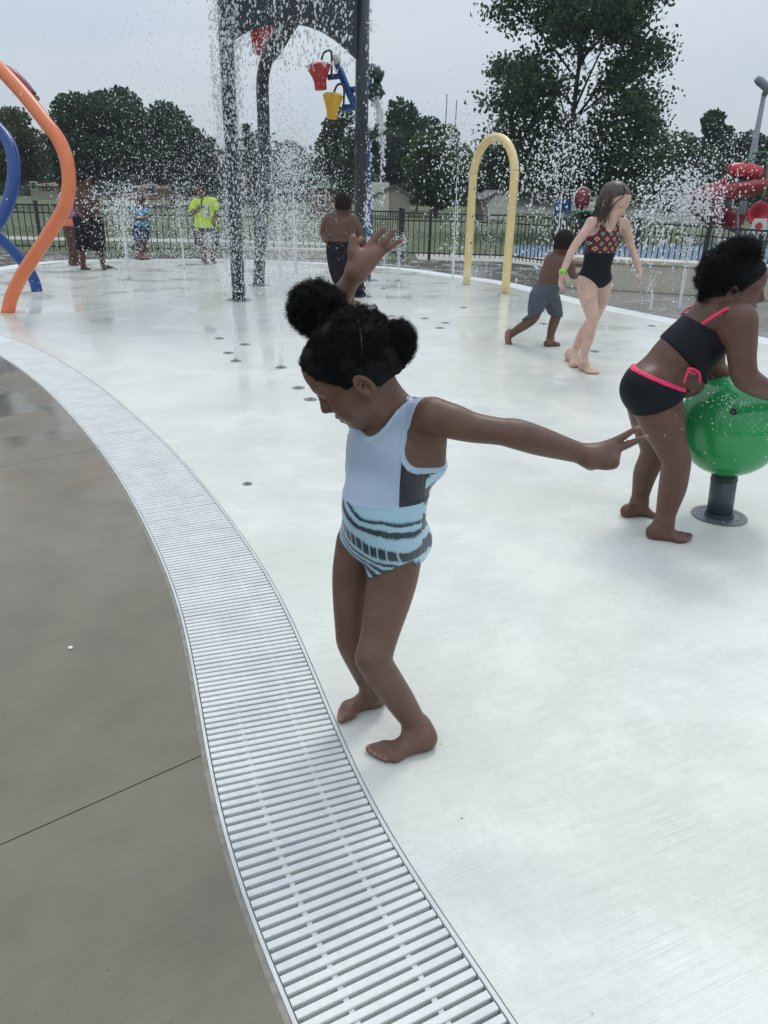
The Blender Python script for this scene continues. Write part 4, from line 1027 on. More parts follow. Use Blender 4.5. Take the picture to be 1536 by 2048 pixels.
# ------------------------------------------------------------------ PEOPLE: one smooth skin grown round a posed skeleton
class Body:
    def __init__(s): s.p = []; s.tints = []
    def cone(s, a, b, ra, rb, k=.02, g='body', sub=False): s.p.append(('c', np.asarray(a, float), np.asarray(b, float), ra, rb, k, g, sub)); return s
    def ball(s, c, r, k=.02, g='body', sub=False): return s.cone(c, np.asarray(c, float)+V(0, 0, 1e-4), r, r, k, g, sub)
    def ell(s, c, R, rad, k=.02, g='body', sub=False): s.p.append(('e', np.asarray(c, float), np.asarray(R, float), np.asarray(rad, float), None, k, g, sub)); return s
    def chain(s, pts, k=.015, g='body', sub=False):
        """pts: (point, radius)"""
        if len(pts) == 2: return s.cone(pts[0][0], pts[1][0], pts[0][1], pts[1][1], k, g, sub)
        q = spline(np.array([[*a, r] for a, r in pts]), 5*(len(pts)-1)+1)
        s.p.append(('h', q[:, :3], None, q[:, 3], None, k, g, sub))
        return s
    def px(s, pts, k=.015, g='body', sub=False):
        """pts: (photo x, photo y, distance, radius in photo pixels)"""
        return s.chain([(P(x, y, Y), r/S(x, y, Y)) for x, y, Y, r in pts], k, g, sub)
    def bounds(s, prims, pad):
        lo = np.full(3, 1e9); hi = -lo
        for q in prims:
            if q[7]: continue
            if q[0] == 'c':
                r = max(q[3], q[4]); lo = np.minimum(lo, np.minimum(q[1], q[2])-r); hi = np.maximum(hi, np.maximum(q[1], q[2])+r)
            elif q[0] == 'h':
                lo = np.minimum(lo, (q[1]-q[3][:, None]).min(0)); hi = np.maximum(hi, (q[1]+q[3][:, None]).max(0))
            else:
                r = np.sqrt(((q[2]*q[3])**2).sum(1)); lo = np.minimum(lo, q[1]-r); hi = np.maximum(hi, q[1]+r)
        return lo-pad, hi+pad
    def field(s, h, groups=None, lo=None, hi=None, pad=.02, extra=0.0):
        prims = [q for q in s.p if groups is None or q[6] in groups]
        if lo is None: lo, hi = s.bounds(prims, pad+extra)
        n = np.ceil((hi-lo)/h).astype(int)+1
        D = np.full(n, .08, np.float32)
        ax = [(lo[i]+h*np.arange(n[i])).astype(np.float32) for i in range(3)]
        for q in prims:
            m = .045+q[5]+extra
            if q[0] == 'c':
                r = max(q[3], q[4]); a = np.minimum(q[1], q[2])-r-m; b = np.maximum(q[1], q[2])+r+m
            elif q[0] == 'h':
                a = (q[1]-q[3][:, None]).min(0)-m; b = (q[1]+q[3][:, None]).max(0)+m
            else:
                r = np.sqrt(((q[2]*q[3])**2).sum(1)); a = q[1]-r-m; b = q[1]+r+m
            i0 = np.maximum(np.floor((a-lo)/h).astype(int), 0); i1 = np.minimum(np.ceil((b-lo)/h).astype(int)+1, n)
            if (i1 <= i0).any(): continue
            X = ax[0][i0[0]:i1[0], None, None]; Yy = ax[1][None, i0[1]:i1[1], None]; Z = ax[2][None, None, i0[2]:i1[2]]
            if q[0] == 'c':
                A, B = q[1].astype(np.float32), q[2].astype(np.float32); d = B-A; dd = float(d@d)+1e-12
                px, py, pz = X-A[0], Yy-A[1], Z-A[2]
                t = np.clip((px*d[0]+py*d[1]+pz*d[2])/dd, 0, 1)
                dist = np.sqrt((px-t*d[0])**2+(py-t*d[1])**2+(pz-t*d[2])**2)-(q[3]+(q[4]-q[3])*t)
            elif q[0] == 'h':
                dist = np.full((X.shape[0], Yy.shape[1], Z.shape[2]), 9., np.float32)
                for u in range(len(q[1])-1):
                    A, B = q[1][u], q[1][u+1]; ra, rb = q[3][u], q[3][u+1]; rm = max(ra, rb)+m
                    lo_ = np.minimum(A, B)-rm; hi_ = np.maximum(A, B)+rm
                    w0 = [int(np.searchsorted(ax[c][i0[c]:i1[c]], lo_[c])) for c in range(3)]; w1 = [int(np.searchsorted(ax[c][i0[c]:i1[c]], hi_[c])) for c in range(3)]
                    if min(w1[c]-w0[c] for c in range(3)) <= 0: continue
                    xx, yy, zz = X[w0[0]:w1[0]], Yy[:, w0[1]:w1[1]], Z[:, :, w0[2]:w1[2]]
                    d = (B-A).astype(np.float32); dd = float(d@d)+1e-12; A = A.astype(np.float32)
                    px, py, pz = xx-A[0], yy-A[1], zz-A[2]
                    t = np.clip((px*d[0]+py*d[1]+pz*d[2])/dd, 0, 1)
                    ds = np.sqrt((px-t*d[0])**2+(py-t*d[1])**2+(pz-t*d[2])**2)-(ra+(rb-ra)*t)
                    vw = dist[w0[0]:w1[0], w0[1]:w1[1], w0[2]:w1[2]]; np.minimum(vw, ds, out=vw)
            else:
                R = q[2].astype(np.float32); c = q[1]; rad = q[3]
                px, py, pz = X-c[0], Yy-c[1], Z-c[2]
                l = [(px*R[0, i]+py*R[1, i]+pz*R[2, i]) for i in range(3)]
                k0 = np.sqrt(sum((l[i]/rad[i])**2 for i in range(3))); k1 = np.sqrt(sum((l[i]/rad[i]**2)**2 for i in range(3)))+1e-6
                dist = k0*(k0-1)/k1
            sl = D[i0[0]:i1[0], i0[1]:i1[1], i0[2]:i1[2]]; k = q[5]
            if q[7]:
                hh = np.maximum(k-np.abs(sl+dist), 0)/k; sl[...] = np.maximum(sl, -dist)+hh*hh*k*.25
            else:
                hh = np.maximum(k-np.abs(sl-dist), 0)/k; sl[...] = np.minimum(sl, dist)-hh*hh*k*.25
        return D, lo, ax
def surface(D, lo, h):
    s = D < 0
    c = np.zeros(tuple(np.array(D.shape)-1), np.uint8)
    for a in (0, 1):
        for b in (0, 1):
            for d in (0, 1): c += s[a:D.shape[0]-1+a, b:D.shape[1]-1+b, d:D.shape[2]-1+d]
    act = (c > 0) & (c < 8)
    I = np.stack(np.nonzero(act), 1)
    idx = np.full(act.shape, -1, np.int32); idx[act] = np.arange(len(I))
    acc = np.zeros((len(I), 3)); cnt = np.zeros(len(I))
    offs = [(0, 0, 0), (1, 0, 0), (0, 1, 0), (1, 1, 0), (0, 0, 1), (1, 0, 1), (0, 1, 1), (1, 1, 1)]
    val = [D[I[:, 0]+o[0], I[:, 1]+o[1], I[:, 2]+o[2]] for o in offs]
    for i in range(8):
        for j in range(i+1, 8):
            if sum(abs(offs[i][k]-offs[j][k]) for k in range(3)) != 1: continue
            m = (val[i] < 0) != (val[j] < 0)
            t = val[i][m]/(val[i][m]-val[j][m])
            acc[m] += np.array(offs[i])+t[:, None]*(np.array(offs[j])-np.array(offs[i])); cnt[m] += 1
    v = (I+acc/np.maximum(cnt, 1)[:, None])*h+lo
    F = []
    for axis in range(3):
        a, b = [(1, 2), (2, 0), (0, 1)][axis]
        n = list(D.shape); sl0 = [slice(None)]*3; sl1 = [slice(None)]*3
        sl0[axis] = slice(0, -1); sl1[axis] = slice(1, None)
        d0 = s[tuple(sl0)]; d1 = s[tuple(sl1)]
        for flip in (0, 1):
            m = (d0 & ~d1) if not flip else (~d0 & d1)
            E = np.stack(np.nonzero(m), 1)
            E = E[(E[:, a] > 0) & (E[:, b] > 0) & (E[:, a] < act.shape[a]) & (E[:, b] < act.shape[b])]
            def at(da, db):
                q = E.copy(); q[:, a] -= da; q[:, b] -= db; return idx[q[:, 0], q[:, 1], q[:, 2]]
            f = np.stack([at(1, 1), at(0, 1), at(0, 0), at(1, 0)], 1)
            if flip: f = f[:, ::-1]
            F.append(f[(f >= 0).all(1)])
    return v, np.concatenate(F)
def relax(v, f, it=1, w=.5):
    e = np.concatenate([f[:, [0, 1]], f[:, [1, 2]], f[:, [2, 3]], f[:, [3, 0]]]); e = np.concatenate([e, e[:, ::-1]])
    for _ in range(it):
        s = np.zeros_like(v); c = np.bincount(e[:, 0], minlength=len(v))
        for k in range(3): s[:, k] = np.bincount(e[:, 0], weights=v[e[:, 1], k], minlength=len(v))
        v = v*(1-w)+w*s/np.maximum(c, 1)[:, None]
    return v
def skin_obj(name, B, h, mat, origin, label, it=1):
    D, lo, ax = B.field(h); v, f = surface(D, lo, h); v = relax(v, f, it, .5)
    tint = np.zeros(len(v), np.float32)
    for (c, r, val) in B.tints:
        d = np.linalg.norm(v-np.asarray(c), axis=1); tint = np.maximum(tint, val*np.clip((r-d)/(r*.45), 0, 1))
    me = np_mesh('body', v-origin, f)
    a = me.attributes.new('tint', 'FLOAT', 'POINT'); a.data.foreach_set('value', tint)
    o = mobj(name, me, mat, None, origin); tag(o, label, 'person'); return o
def garment(name, B, h, mat, parent, origin, groups, off, region, frame=None, pad=.02, disp=None, it=1):
    """cloth shell: the body grown by off, kept where region(X,Y,Z) < 0"""
    D, lo, ax = B.field(h, groups, pad=pad+off, extra=off)
    X, Y, Z = np.meshgrid(*ax, indexing='ij', sparse=True)
    D = D-off
    if disp is not None: D = D+disp(X, Y, Z)
    D = np.maximum(D, region(X, Y, Z)).astype(np.float32)
    v, f = surface(D, lo, h)
    if len(v) == 0: return None
    v = relax(v, f, it, .4)
    me = np_mesh(name, v-origin, f)
    if frame is not None:
        R, c = frame; loc = (v-c)@R
        a = me.attributes.new('loc', 'FLOAT_VECTOR', 'POINT'); a.data.foreach_set('vector', loc.astype(np.float32).ravel())
    return mobj(name, me, mat, parent)
def frame_rot(yaw, pitch=0, roll=0):
    """columns: forward, left, up; yaw measured from +x towards +y, pitch downwards"""
    y, p, r = map(math.radians, (yaw, pitch, roll))
    f = V(math.cos(y)*math.cos(p), math.sin(y)*math.cos(p), -math.sin(p)); l = V(-math.sin(y), math.cos(y), 0); u = np.cross(f, l)
    return np.stack([f, l*math.cos(r)+u*math.sin(r), u*math.cos(r)-l*math.sin(r)], 1)
def head(B, O, R, s, g='head', ear=True, fat=1.0):
    W = lambda x, y, z: O+R@(V(x, y, z)*s)
    B.ell(W(-.012, 0, .030), R, V(.096, .075, .088)*s, .02, g)
    B.ell(W(.038, 0, -.026), R, V(.057, .054*fat, .072)*s, .03, g)
    B.ball(W(.055, 0, .045), .047*s, .03, g)
    B.ball(W(.068, 0, -.083), .019*s, .03, g)
    for sg in (-1, 1):
        B.ball(W(.052, sg*.034*fat, -.048), .029*s, .03, g)
        B.cone(W(-.005, sg*.050, -.042), W(.057, sg*.018, -.086), .016*s, .012*s, .03, g)
        B.ell(W(.089, sg*.031, .006), R, V(.016, .018, .010)*s, .012*s, g, True)
        B.ball(W(.0745, sg*.031, .001), .0145*s, .006*s, g)
        B.cone(W(.088, sg*.014, .020), W(.078, sg*.047, .018), .009*s, .008*s, .016*s, g)
        B.ball(W(.0955, sg*.0115, -.033), .0075*s, .008*s, g)
        if ear:
            E = R@frame_rot(-sg*22 if False else 0, 0, 0)
            er = np.stack([R@unit(V(.95, sg*.22, -.30)), R@unit(V(-.2, sg*.97, .0)), R@unit(V(.28, 0, .95))], 1)
            B.ell(W(-.008, sg*.083, -.012), er, V(.0175, .0065, .030)*s, .006*s, g)
            B.ell(W(-.005, sg*.0895, -.010), er, V(.0110, .0090, .0200)*s, .003*s, g, True)
            B.ball(W(-.001, sg*.082, -.038), .0072*s, .006*s, g)
            B.ball(W(.004, sg*.085, -.018), .0045*s, .004*s, g)
    B.chain([(W(.091, 0, .010), .0085*s), (W(.100, 0, -.010), .008*s), (W(.107, 0, -.029), .0105*s)], .012*s, g)
    B.ell(W(.0905, 0, -.056), R, V(.0105, .0205, .0062)*s, .006*s, g)
    B.ell(W(.0875, 0, -.069), R, V(.0105, .017, .0068)*s, .006*s, g)
    B.ell(W(.101, 0, -.0625), R, V(.007, .017, .0011)*s, .003*s, g, True)
    B.tints += [(W(.095, 0, -.062), .026*s, .75)]
    return W
def eyes(parent, W, s, origin, closed=False):
    for sg in (-1, 1):
        c = W(.0755, sg*.031, .001)-origin
        e = MB().lathe([(.0136*s*math.sin(a), .0136*s*math.cos(a)) for a in np.linspace(0, math.pi, 10)], c, 14).build('eye', MT['eye_white'], parent, smooth=True)
        d = (W(1, 0, -.25)-W(0, 0, 0)); d = unit(d)
        o = MB().lathe([(0, .0016), (.005*s, .0012), (.0062*s, 0)], (0, 0, 0), 12).build('iris', MT['iris'], e); o.location = tuple(c+d*.0128*s); o.rotation_euler = Vector(d).to_track_quat('Z', 'X').to_euler()
def foot(B, heel, toe, ankle, ra, side, g='leg', wide=1.0, lift=0):
    """heel and toe: points on the ground under the foot; side +1 when the big toe is to the left of heel->toe"""
    L = np.linalg.norm(toe-heel); d = unit(toe-heel); up = V(0, 0, 1); up = unit(up-d*(up@d)); p = np.cross(up, d)*side
    hc = heel+d*.13*L+up*.125*L
    B.cone(hc, hc-up*.02*L, .135*L, .118*L, .03*L*4, g)
    B.chain([(ankle, ra), (hc+d*.04*L+up*.03*L, .125*L)], .03, g)
    B.chain([(ankle+d*.02*L, ra*.9), (heel+d*.42*L+up*.16*L, .115*L), (heel+d*.68*L+up*.095*L, .085*L)], .03, g)
    B.chain([(hc, .12*L), (heel+d*.66*L-p*.12*L*wide+up*.075*L, .078*L)], .03, g)
    B.chain([(heel+d*.66*L-p*.13*L*wide+up*.075*L, .075*L), (heel+d*.72*L+p*.10*L*wide+up*.085*L, .085*L)], .02, g)
    for i in range(5):
        off = (.135-.065*i)*wide; r = (.062, .047, .045, .043, .043)[i]; tip = (.94, .93, .895, .85, .80)[i]
        a = heel+d*(.73-.012*i)*L+p*off*L+up*.07*L; b = heel+d*tip*L+p*off*1.08*L+up*(r+.005)*L
        B.chain([(a, r*L*1.0), ((a+b)/2+up*.012*L, r*L*.95), (b, r*L*.95)], .007, g)
        B.tints.append((b+d*r*L*.5+up*r*L*.7, r*L*.9, .7))
    for t in (.05, .35, .7): B.tints.append((heel+d*t*L+up*-.02*L, .10*L, .6))
def hand(B, w, d, n, tdir, size, curl=.35, spread=.12, thumb=.6, g='arm', rw=None, curls=None):
    """w wrist, d fingers, n back of the hand, tdir thumb side"""
    d, n, tdir = unit(d), unit(n), unit(tdir); S_ = size
    offs = (.155, .05, -.05, -.145); lens = (.42, .47, .43, .34)
    for i in range(4):
        kn = w+d*S_*(.50-.02*abs(i-1))+tdir*offs[i]*S_
        B.cone(w+tdir*offs[i]*.55*S_+d*.05*S_, kn, .085*S_, .072*S_, .02*S_*5, g)
        a = kn; dd = unit(d+tdir*(1.5-i)*spread); c = curl if curls is None else curls[i]
        seg = (.45, .32, .25)
        for j in range(3):
            c_ = c*(1.0 if j else .8)
            dd = unit(dd*math.cos(c_)-n*math.sin(c_)); 
            b = a+dd*lens[i]*S_*seg[j]
            B.cone(a, b, (.058-.006*j)*S_, (.054-.006*j)*S_, .012*S_*1.5, g); a = b
        B.tints.append((a, .05*S_, .5))
    a = w+d*.12*S_+tdir*.13*S_; b = a+unit(d*.6+tdir*thumb-n*.25)*.26*S_; c = b+unit(d*.9+tdir*thumb*.35-n*.3)*.22*S_
    B.chain([(w+d*.1*S_+tdir*.05*S_, .085*S_), (a, .08*S_), (b, .062*S_), (c, .05*S_)], .03*S_, g)
def curls(cen, rad, n, R=None, length=.016, coil=.0032, r=.0006, shell=(.72, 1.02), seg=9, loose=0.0):
    """tightly coiled hairs standing on a rounded mass"""
    d = RNG.normal(size=(n, 3)); d /= np.linalg.norm(d, axis=1)[:, None]
    rad = np.asarray(rad, float); R = np.eye(3) if R is None else R
    lump = 1+.13*np.sin(d[:, 0]*8+1)*np.sin(d[:, 1]*9+2)*np.sin(d[:, 2]*8+.5)+.05*np.sin(d[:, 0]*17)*np.sin(d[:, 2]*19+1)
    p0 = np.asarray(cen)+((d*rad*lump[:, None]*RNG.uniform(shell[0], shell[1], n)[:, None]**1.0)@R.T)
    dirn = d@R.T+RNG.normal(0, .45, (n, 3)); dirn /= np.linalg.norm(dirn, axis=1)[:, None]
    a = np.cross(dirn, RNG.normal(size=(n, 3))); a /= np.linalg.norm(a, axis=1)[:, None]; b = np.cross(dirn, a)
    turn = RNG.uniform(8, 15, n); L = length*RNG.uniform(.5, 1.5, n)**1.3; cr = coil*RNG.uniform(.6, 1.4, n); ph = RNG.uniform(0, 6.28, n)
    V_ = []
    for k in range(seg):
        t = k/(seg-1); an = ph+t*turn
        c = p0+dirn*(L*t)[:, None]+(a*np.cos(an)[:, None]+b*np.sin(an)[:, None])*cr[:, None]
        for q in range(3):
            w = 2*math.pi*q/3
            V_.append(c+(a*math.cos(w)+b*math.sin(w))*r*(1.15-t*.6))
    Vv = np.stack(V_, 1)  # n, seg*3, 3
    f = []
    for k in range(seg-1):
        for q in range(3): f.append([k*3+q, k*3+(q+1) % 3, (k+1)*3+(q+1) % 3, (k+1)*3+q])
    f = np.array(f)
    F = (f[None]+(np.arange(n)*seg*3)[:, None, None]).reshape(-1, 4)
    return Vv.reshape(-1, 3), F
def hair_cap(B, W, s, h, mat, parent, origin, off=.008, hx=(-.12, -.049, -.013, .002, .035, .048, .072, .085, .10), hz_=(-.05, -.037, -.034, -.008, -.004, .018, .043, .066, .09), front=None, z0=0, lump=.0025, freq=260., back=-.12, groups=('hcap',), name='hair', sides=None):
    """hair lying on the skull: grown from the skull ellipsoid behind the hairline plane"""
    Rm = None
    D, lo, ax = B.field(h, groups, extra=off+.01)
    X, Y, Z = np.meshgrid(*ax, indexing='ij', sparse=True)
    O = W(0, 0, 0); fx, ly, uz = W(1, 0, 0)-O, W(0, 1, 0)-O, W(0, 0, 1)-O
    l = [((X-O[0])*a[0]+(Y-O[1])*a[1]+(Z-O[2])*a[2])/(a@a) for a in (fx, ly, uz)]
    zh = np.interp(l[0], hx, hz_) if front is None else z0+front*l[0]
    reg = (zh-l[2])*s*.7
    off = off*np.clip((l[2]-zh)/.035, .3, 1)
    if sides is not None: reg = np.maximum(reg, sides(l)*s)
    n = lump*(np.sin(X*freq+3*np.sin(Z*freq*.6))*np.sin(Y*freq*.9+1)*np.sin(Z*freq*1.1+2))
    Df = np.maximum(D-off+n, np.maximum(reg+n*1.5, (back-l[2])*s)).astype(np.float32)
    v, f = surface(Df, lo, h); v = relax(v, f, 1, .4)
    return mobj(name, np_mesh(name, v-origin, f), mat, parent)
def skull(O, R, s, B2=None):
    B = Body(); W = lambda x, y, z: O+R@(V(x, y, z)*s)
    B.ell(W(-.012, 0, .030), R, V(.096, .075, .088)*s, .02, 'hcap'); B.ball(W(.055, 0, .045), .047*s, .03, 'hcap')
    B.ell(W(-.02, 0, -.03), R, V(.075, .068, .07)*s, .03, 'hcap')
    return B, W
def rel(me_v, origin): return me_v-origin

HX = (-.12, -.049, -.013, .002, .035, .048, .072, .085, .10); HZ = (-.05, -.037, -.034, -.008, -.004, .018, .043, .066, .09)
# ---------------- the girl in the pale blue swimsuit
def hero():
    B = Body()
    # torso: forward direction of the hips and chest
    TR = frame_rot(226, 0, 0)
    c_ch, c_ri, c_pe = P(776, 915, 1.815), P(771, 1000, 1.80), P(764, 1068, 1.795)
    B.ell(c_ch, frame_rot(226, 8), V(.088, .116, .125), .04, 'torso')
    B.ell(c_ri, TR, V(.090, .108, .115), .04, 'torso')
    B.ell(c_pe, TR, V(.090, .112, .085), .04, 'torso')
    B.ball(P(742, 1015, 1.755), .060, .05, 'torso')
    B.ball(P(816, 1082, 1.825), .058, .05, 'torso'); B.ball(P(742, 1075, 1.90), .055, .05, 'torso')
    B.px([(752, 770, 1.785, 38), (772, 812, 1.80, 39), (786, 850, 1.815, 44)], .04, 'neck')
    B.px([(790, 836, 1.815, 32), (862, 830, 1.735, 33)], .04, 'torso')
    B.px([(778, 842, 1.83, 32), (730, 846, 1.92, 28)], .04, 'torso')
    B.px([(872, 880, 1.775, 22), (868, 930, 1.79, 22)], .05, 'torso')
    # left arm pointing out to the side
    B.px([(866, 832, 1.735, 33), (902, 842, 1.725, 35.5), (945, 855, 1.715, 30.5), (1000, 863, 1.705, 27.5), (1032, 868, 1.70, 30.5), (1075, 881, 1.70, 29.5), (1128, 897, 1.705, 24), (1180, 912, 1.71, 18.5)], .022, 'arm')
    B.px([(1180, 912, 1.71, 19), (1212, 899, 1.71, 18), (1222, 893, 1.71, 15)], .02, 'arm')
    B.px([(1182, 914, 1.705, 19), (1214, 916, 1.70, 19), (1226, 908, 1.70, 14)], .02, 'arm')
    B.px([(1185, 916, 1.70, 17), (1212, 922, 1.695, 15)], .015, 'arm')
    B.px([(1220, 888, 1.71, 9.5), (1247, 873, 1.71, 7.6), (1263, 863, 1.71, 6.4), (1275, 856, 1.71, 5.4)], .003, 'arm')
    B.px([(1226, 901, 1.705, 9.5), (1256, 889, 1.705, 7.8), (1277, 880, 1.705, 6.4), (1293, 874, 1.705, 5.5)], .003, 'arm')
    B.px([(1222, 910, 1.697, 9.5), (1232, 912, 1.69, 8.5), (1226, 921, 1.685, 8)], .006, 'arm')      # ring finger folded
    B.px([(1214, 917, 1.69, 9), (1226, 919, 1.685, 8), (1218, 927, 1.68, 7.5)], .006, 'arm')          # little finger folded
    B.px([(1196, 920, 1.70, 12), (1214, 929, 1.685, 10.5), (1229, 928, 1.68, 9.5), (1229, 919, 1.68, 7.5)], .008, 'arm')  # thumb across
    for q in ((1277, 855, 1.705), (1295, 873, 1.70)): B.tints.append((P(*q), .009, .9))
    # right arm raised behind the head
    B.px([(724, 842, 1.94, 28), (702, 785, 1.99, 28), (680, 705, 2.02, 27), (664, 650, 2.02, 26), (672, 612, 2.01, 24), (692, 577, 2.0, 20), (713, 541, 1.99, 17)], .022, 'arm')
    B.px([(713, 541, 1.99, 17), (716, 524, 1.985, 17), (709, 506, 1.98, 13)], .02, 'arm')
    B.px([(714, 540, 1.99, 17), (731, 518, 1.985, 18), (742, 504, 1.985, 14)], .02, 'arm')
    B.px([(718, 542, 1.99, 16), (744, 518, 1.985, 14), (757, 506, 1.985, 12)], .02, 'arm')
    B.px([(708, 508, 1.98, 12), (706, 493, 1.978, 9.5), (707, 483, 1.976, 8), (707, 475, 1.975, 7)], .007, 'arm')         # thumb
    B.px([(727, 505, 2.0, 10), (727, 488, 2.01, 8), (722, 480, 2.005, 7.5), (718, 486, 1.995, 7)], .006, 'arm')            # index curled
    B.px([(736, 496, 1.985, 8.5), (749, 477, 1.985, 7.2), (761, 464, 1.983, 6.4), (769, 457, 1.98, 5.4)], .003, 'arm')
    B.px([(748, 501, 1.985, 8.5), (767, 485, 1.985, 7), (781, 471, 1.983, 6), (788, 460, 1.98, 5.2)], .003, 'arm')
    B.px([(757, 508, 1.985, 8.5), (776, 496, 1.985, 6.8), (791, 487, 1.983, 5.8), (802, 481, 1.98, 5.0)], .003, 'arm')
    for q in ((728, 515, 1.965), (737, 505, 1.965), (722, 528, 1.97)): B.tints.append((P(*q), .042, .75))
    for q in ((772, 459, 1.97), (787, 459, 1.97), (801, 477, 1.97), (707, 475, 1.965), (760, 470, 1.97), (775, 478, 1.97), (785, 485, 1.97), (707, 490, 1.965), (750, 482, 1.97)): B.tints.append((P(*q), .02, .75))
    # legs
    B.px([(792, 1095, 1.79, 52), (787, 1140, 1.765, 52), (778, 1190, 1.74, 47.5), (761, 1262, 1.69, 39), (751, 1305, 1.665, 36.5), (753, 1330, 1.66, 35), (776, 1366, 1.675, 32.5), (801, 1402, 1.69, 29.5), (823, 1436, 1.70, 25), (835, 1455, 1.71, 24)], .018, 'legn')
    B.ball(P(738, 1318, 1.635), .030, .03, 'legn')
    B.px([(716, 1085, 1.865, 44), (708, 1140, 1.855, 43), (704, 1190, 1.84, 39), (704, 1255, 1.815, 34), (707, 1285, 1.81, 33), (723, 1325, 1.825, 29), (738, 1362, 1.84, 24), (747, 1378, 1.85, 21)], .018, 'legf')
    foot(B, G(866, 1487), G(738, 1520), P(836, 1457, 1.71), .0285, -1, 'legn', 1.0)
    foot(B, G(764, 1402), G(668, 1441), P(747, 1380, 1.852), .026, 1, 'legf', .95)
    # head bowed in profile
    O = V(-.068, 1.76, 1.012); R = frame_rot(179, 36, -6); s = 1.09
    W = head(B, O, R, s)
    B.cone(W(.0, 0, -.06), P(772, 815, 1.80), .05, .05, .03, 'neck')
    org = V(.02, 1.76, 0)
    o = skin_obj('person', B, .0034, MT['skin_hero'], org, 'small girl in a pale blue swimsuit posing with one arm raised', 1)
    # hair
    BS, W2 = skull(O, R, s)
    cap = hair_cap(BS, W, s, .0033, MT['hair_black'], o, org, off=.0065, lump=.0014, freq=230)
    def puff(name, c, rad, n, Rr=None, k=1.0):
        Bp = Body(); Bp.ell(c, np.eye(3) if Rr is None else Rr, V(*rad)*.86, .01, 'p')
        D, lo, ax = Bp.field(.005); X, Y, Z = np.meshgrid(*ax, indexing='ij', sparse=True)
        D = (D+.006*np.sin(X*150+1)*np.sin(Y*140)*np.sin(Z*155+2)+.003*np.sin(X*330)*np.sin(Y*310+1)*np.sin(Z*350)).astype(np.float32)
        v, f = surface(D, lo, .005)
        p = mobj(name, np_mesh(name, v-org, f), MT['hair_black'], o)
        v, f = curls(c, rad, n, Rr, length=.010*k, coil=.0046, r=.00055, shell=(.78, 1.0))
        q = mobj('curls', np_mesh('curls', v-org, f), MT['hair_black'], p); q['kind'] = 'stuff'
    puff('hair_puff', P(634, 618, 1.84), (.067, .064, .062), 7500)
    puff('hair_puff', P(798, 685, 1.75), (.035, .035, .047), 4200)
    # short curls that break the outline of the cap
    v, f = curls(W(-.012, 0, .030), V(.104, .083, .096)*s, 14000, R, length=.006, coil=.0026, r=.0005, shell=(.96, .995))
    v2, f2 = curls(W(.055, 0, .045), V(.0525, .0525, .0525)*s, 3000, R, length=.006, coil=.0024, r=.0005, shell=(.96, 1.0)); v = np.concatenate([v, v2])
    l = ((v-O)@R)/s; tri = l.reshape(-1, 27, 3); keep = (tri[:, 0, 2] > np.interp(tri[:, 0, 0], HX, HZ)+RNG.normal(.008, .004, len(tri))) & ~((np.abs(tri[:, :, 0].mean(1)+.004) < .024) & (tri[:, :, 2].min(1) < .022) & (np.abs(tri[:, 0, 1]) > .04))
    kk = np.nonzero(keep)[0]; v = v.reshape(-1, 27, 3)[kk].reshape(-1, 3); nf = f[:24]; f = (nf[None]+(np.arange(len(kk))*27)[:, None, None]).reshape(-1, 4)
    q = mobj('curls', np_mesh('curls', v-org, f), MT['hair_black'], cap); q['kind'] = 'stuff'
    pt = []
    el = lambda q: np.linalg.norm(((R.T@(q-O))/s-V(-.012, 0, .030))/V(.103, .083, .096))-1
    for px_, py_ in ((716, 640), (720, 660), (723, 682), (724, 705), (722, 722)):
        d = ray(px_, py_); t = 1.4
        while el(CAMP+d*t) > 0 and t < 2.4: t += .0008
        if t < 2.4: pt.append(CAMP+d*t-org)
    if len(pt) > 2: MB().tube(spline(pt, 14), .0011, 6).build('hair_part', MT['skin_hero'], cap, smooth=True)
    # eyelash line and brow
    for sg in (1, -1):
        MB().tube([W(.0885, sg*(.031-.014), -.0035)-org, W(.0895, sg*.031, -.0065)-org, W(.083, sg*(.031+.016), -.004)-org], [.0008, .0016, .0008], 6).build('eyelashes', MT['hair_black'], o, smooth=True)
        MB().tube([W(.0965, sg*.014, .021)-org, W(.094, sg*.03, .026)-org, W(.083, sg*.048, .022)-org], [.0014, .002, .0008], 6).build('eyebrow', MT['hair_black'], o, smooth=True)
    # swimsuit
    Ru = frame_rot(226); cu = P(770, 1000, 1.80); cu = V(cu[0], cu[1], 0)
    def loc(X, Y, Z): return ((X-cu[0])*Ru[0, 0]+(Y-cu[1])*Ru[1, 0], (X-cu[0])*Ru[0, 1]+(Y-cu[1])*Ru[1, 1], Z)
    zn = P(735, 872, 1.72)[2]-.012; zc = P(742, 1147, 1.76)[2]
    shl, shr = P(874, 850, 1.745), P(722, 850, 1.935)
    def f_neck(X, Y, Z):
        a, b, z = loc(X, Y, Z); bb = b-.0; return (z-(zn+19*np.minimum(np.abs(bb), .082)**2+np.maximum(np.abs(bb)-.074, 0)*8+np.where(a < 0, .03, 0)))*.45
    def f_arm(X, Y, Z):
        a, b, z = loc(X, Y, Z)
        out = None
        for c, sg in ((shl, 1), (shr, -1)):
            dz = (z-(c[2]-.005)); db = (b-sg*.128)
            d = .066-np.sqrt((db*(1.38+.82*np.clip((dz+.01)/.05, 0, 1)))**2+(np.minimum(dz, 0)*.62)**2)
            d = np.maximum(d, sg*b-.116-np.maximum(.80-z, 0)*1.0+0*a)
            out = d if out is None else np.maximum(out, d)
        return out
    def f_leg(X, Y, Z):
        a, b, z = loc(X, Y, Z); ab = np.abs(b-.0); return (zc+.70*np.maximum(ab-.022, 0)+np.where(a < 0, -.25*np.maximum(ab-.03, 0), 0)-z)*.75
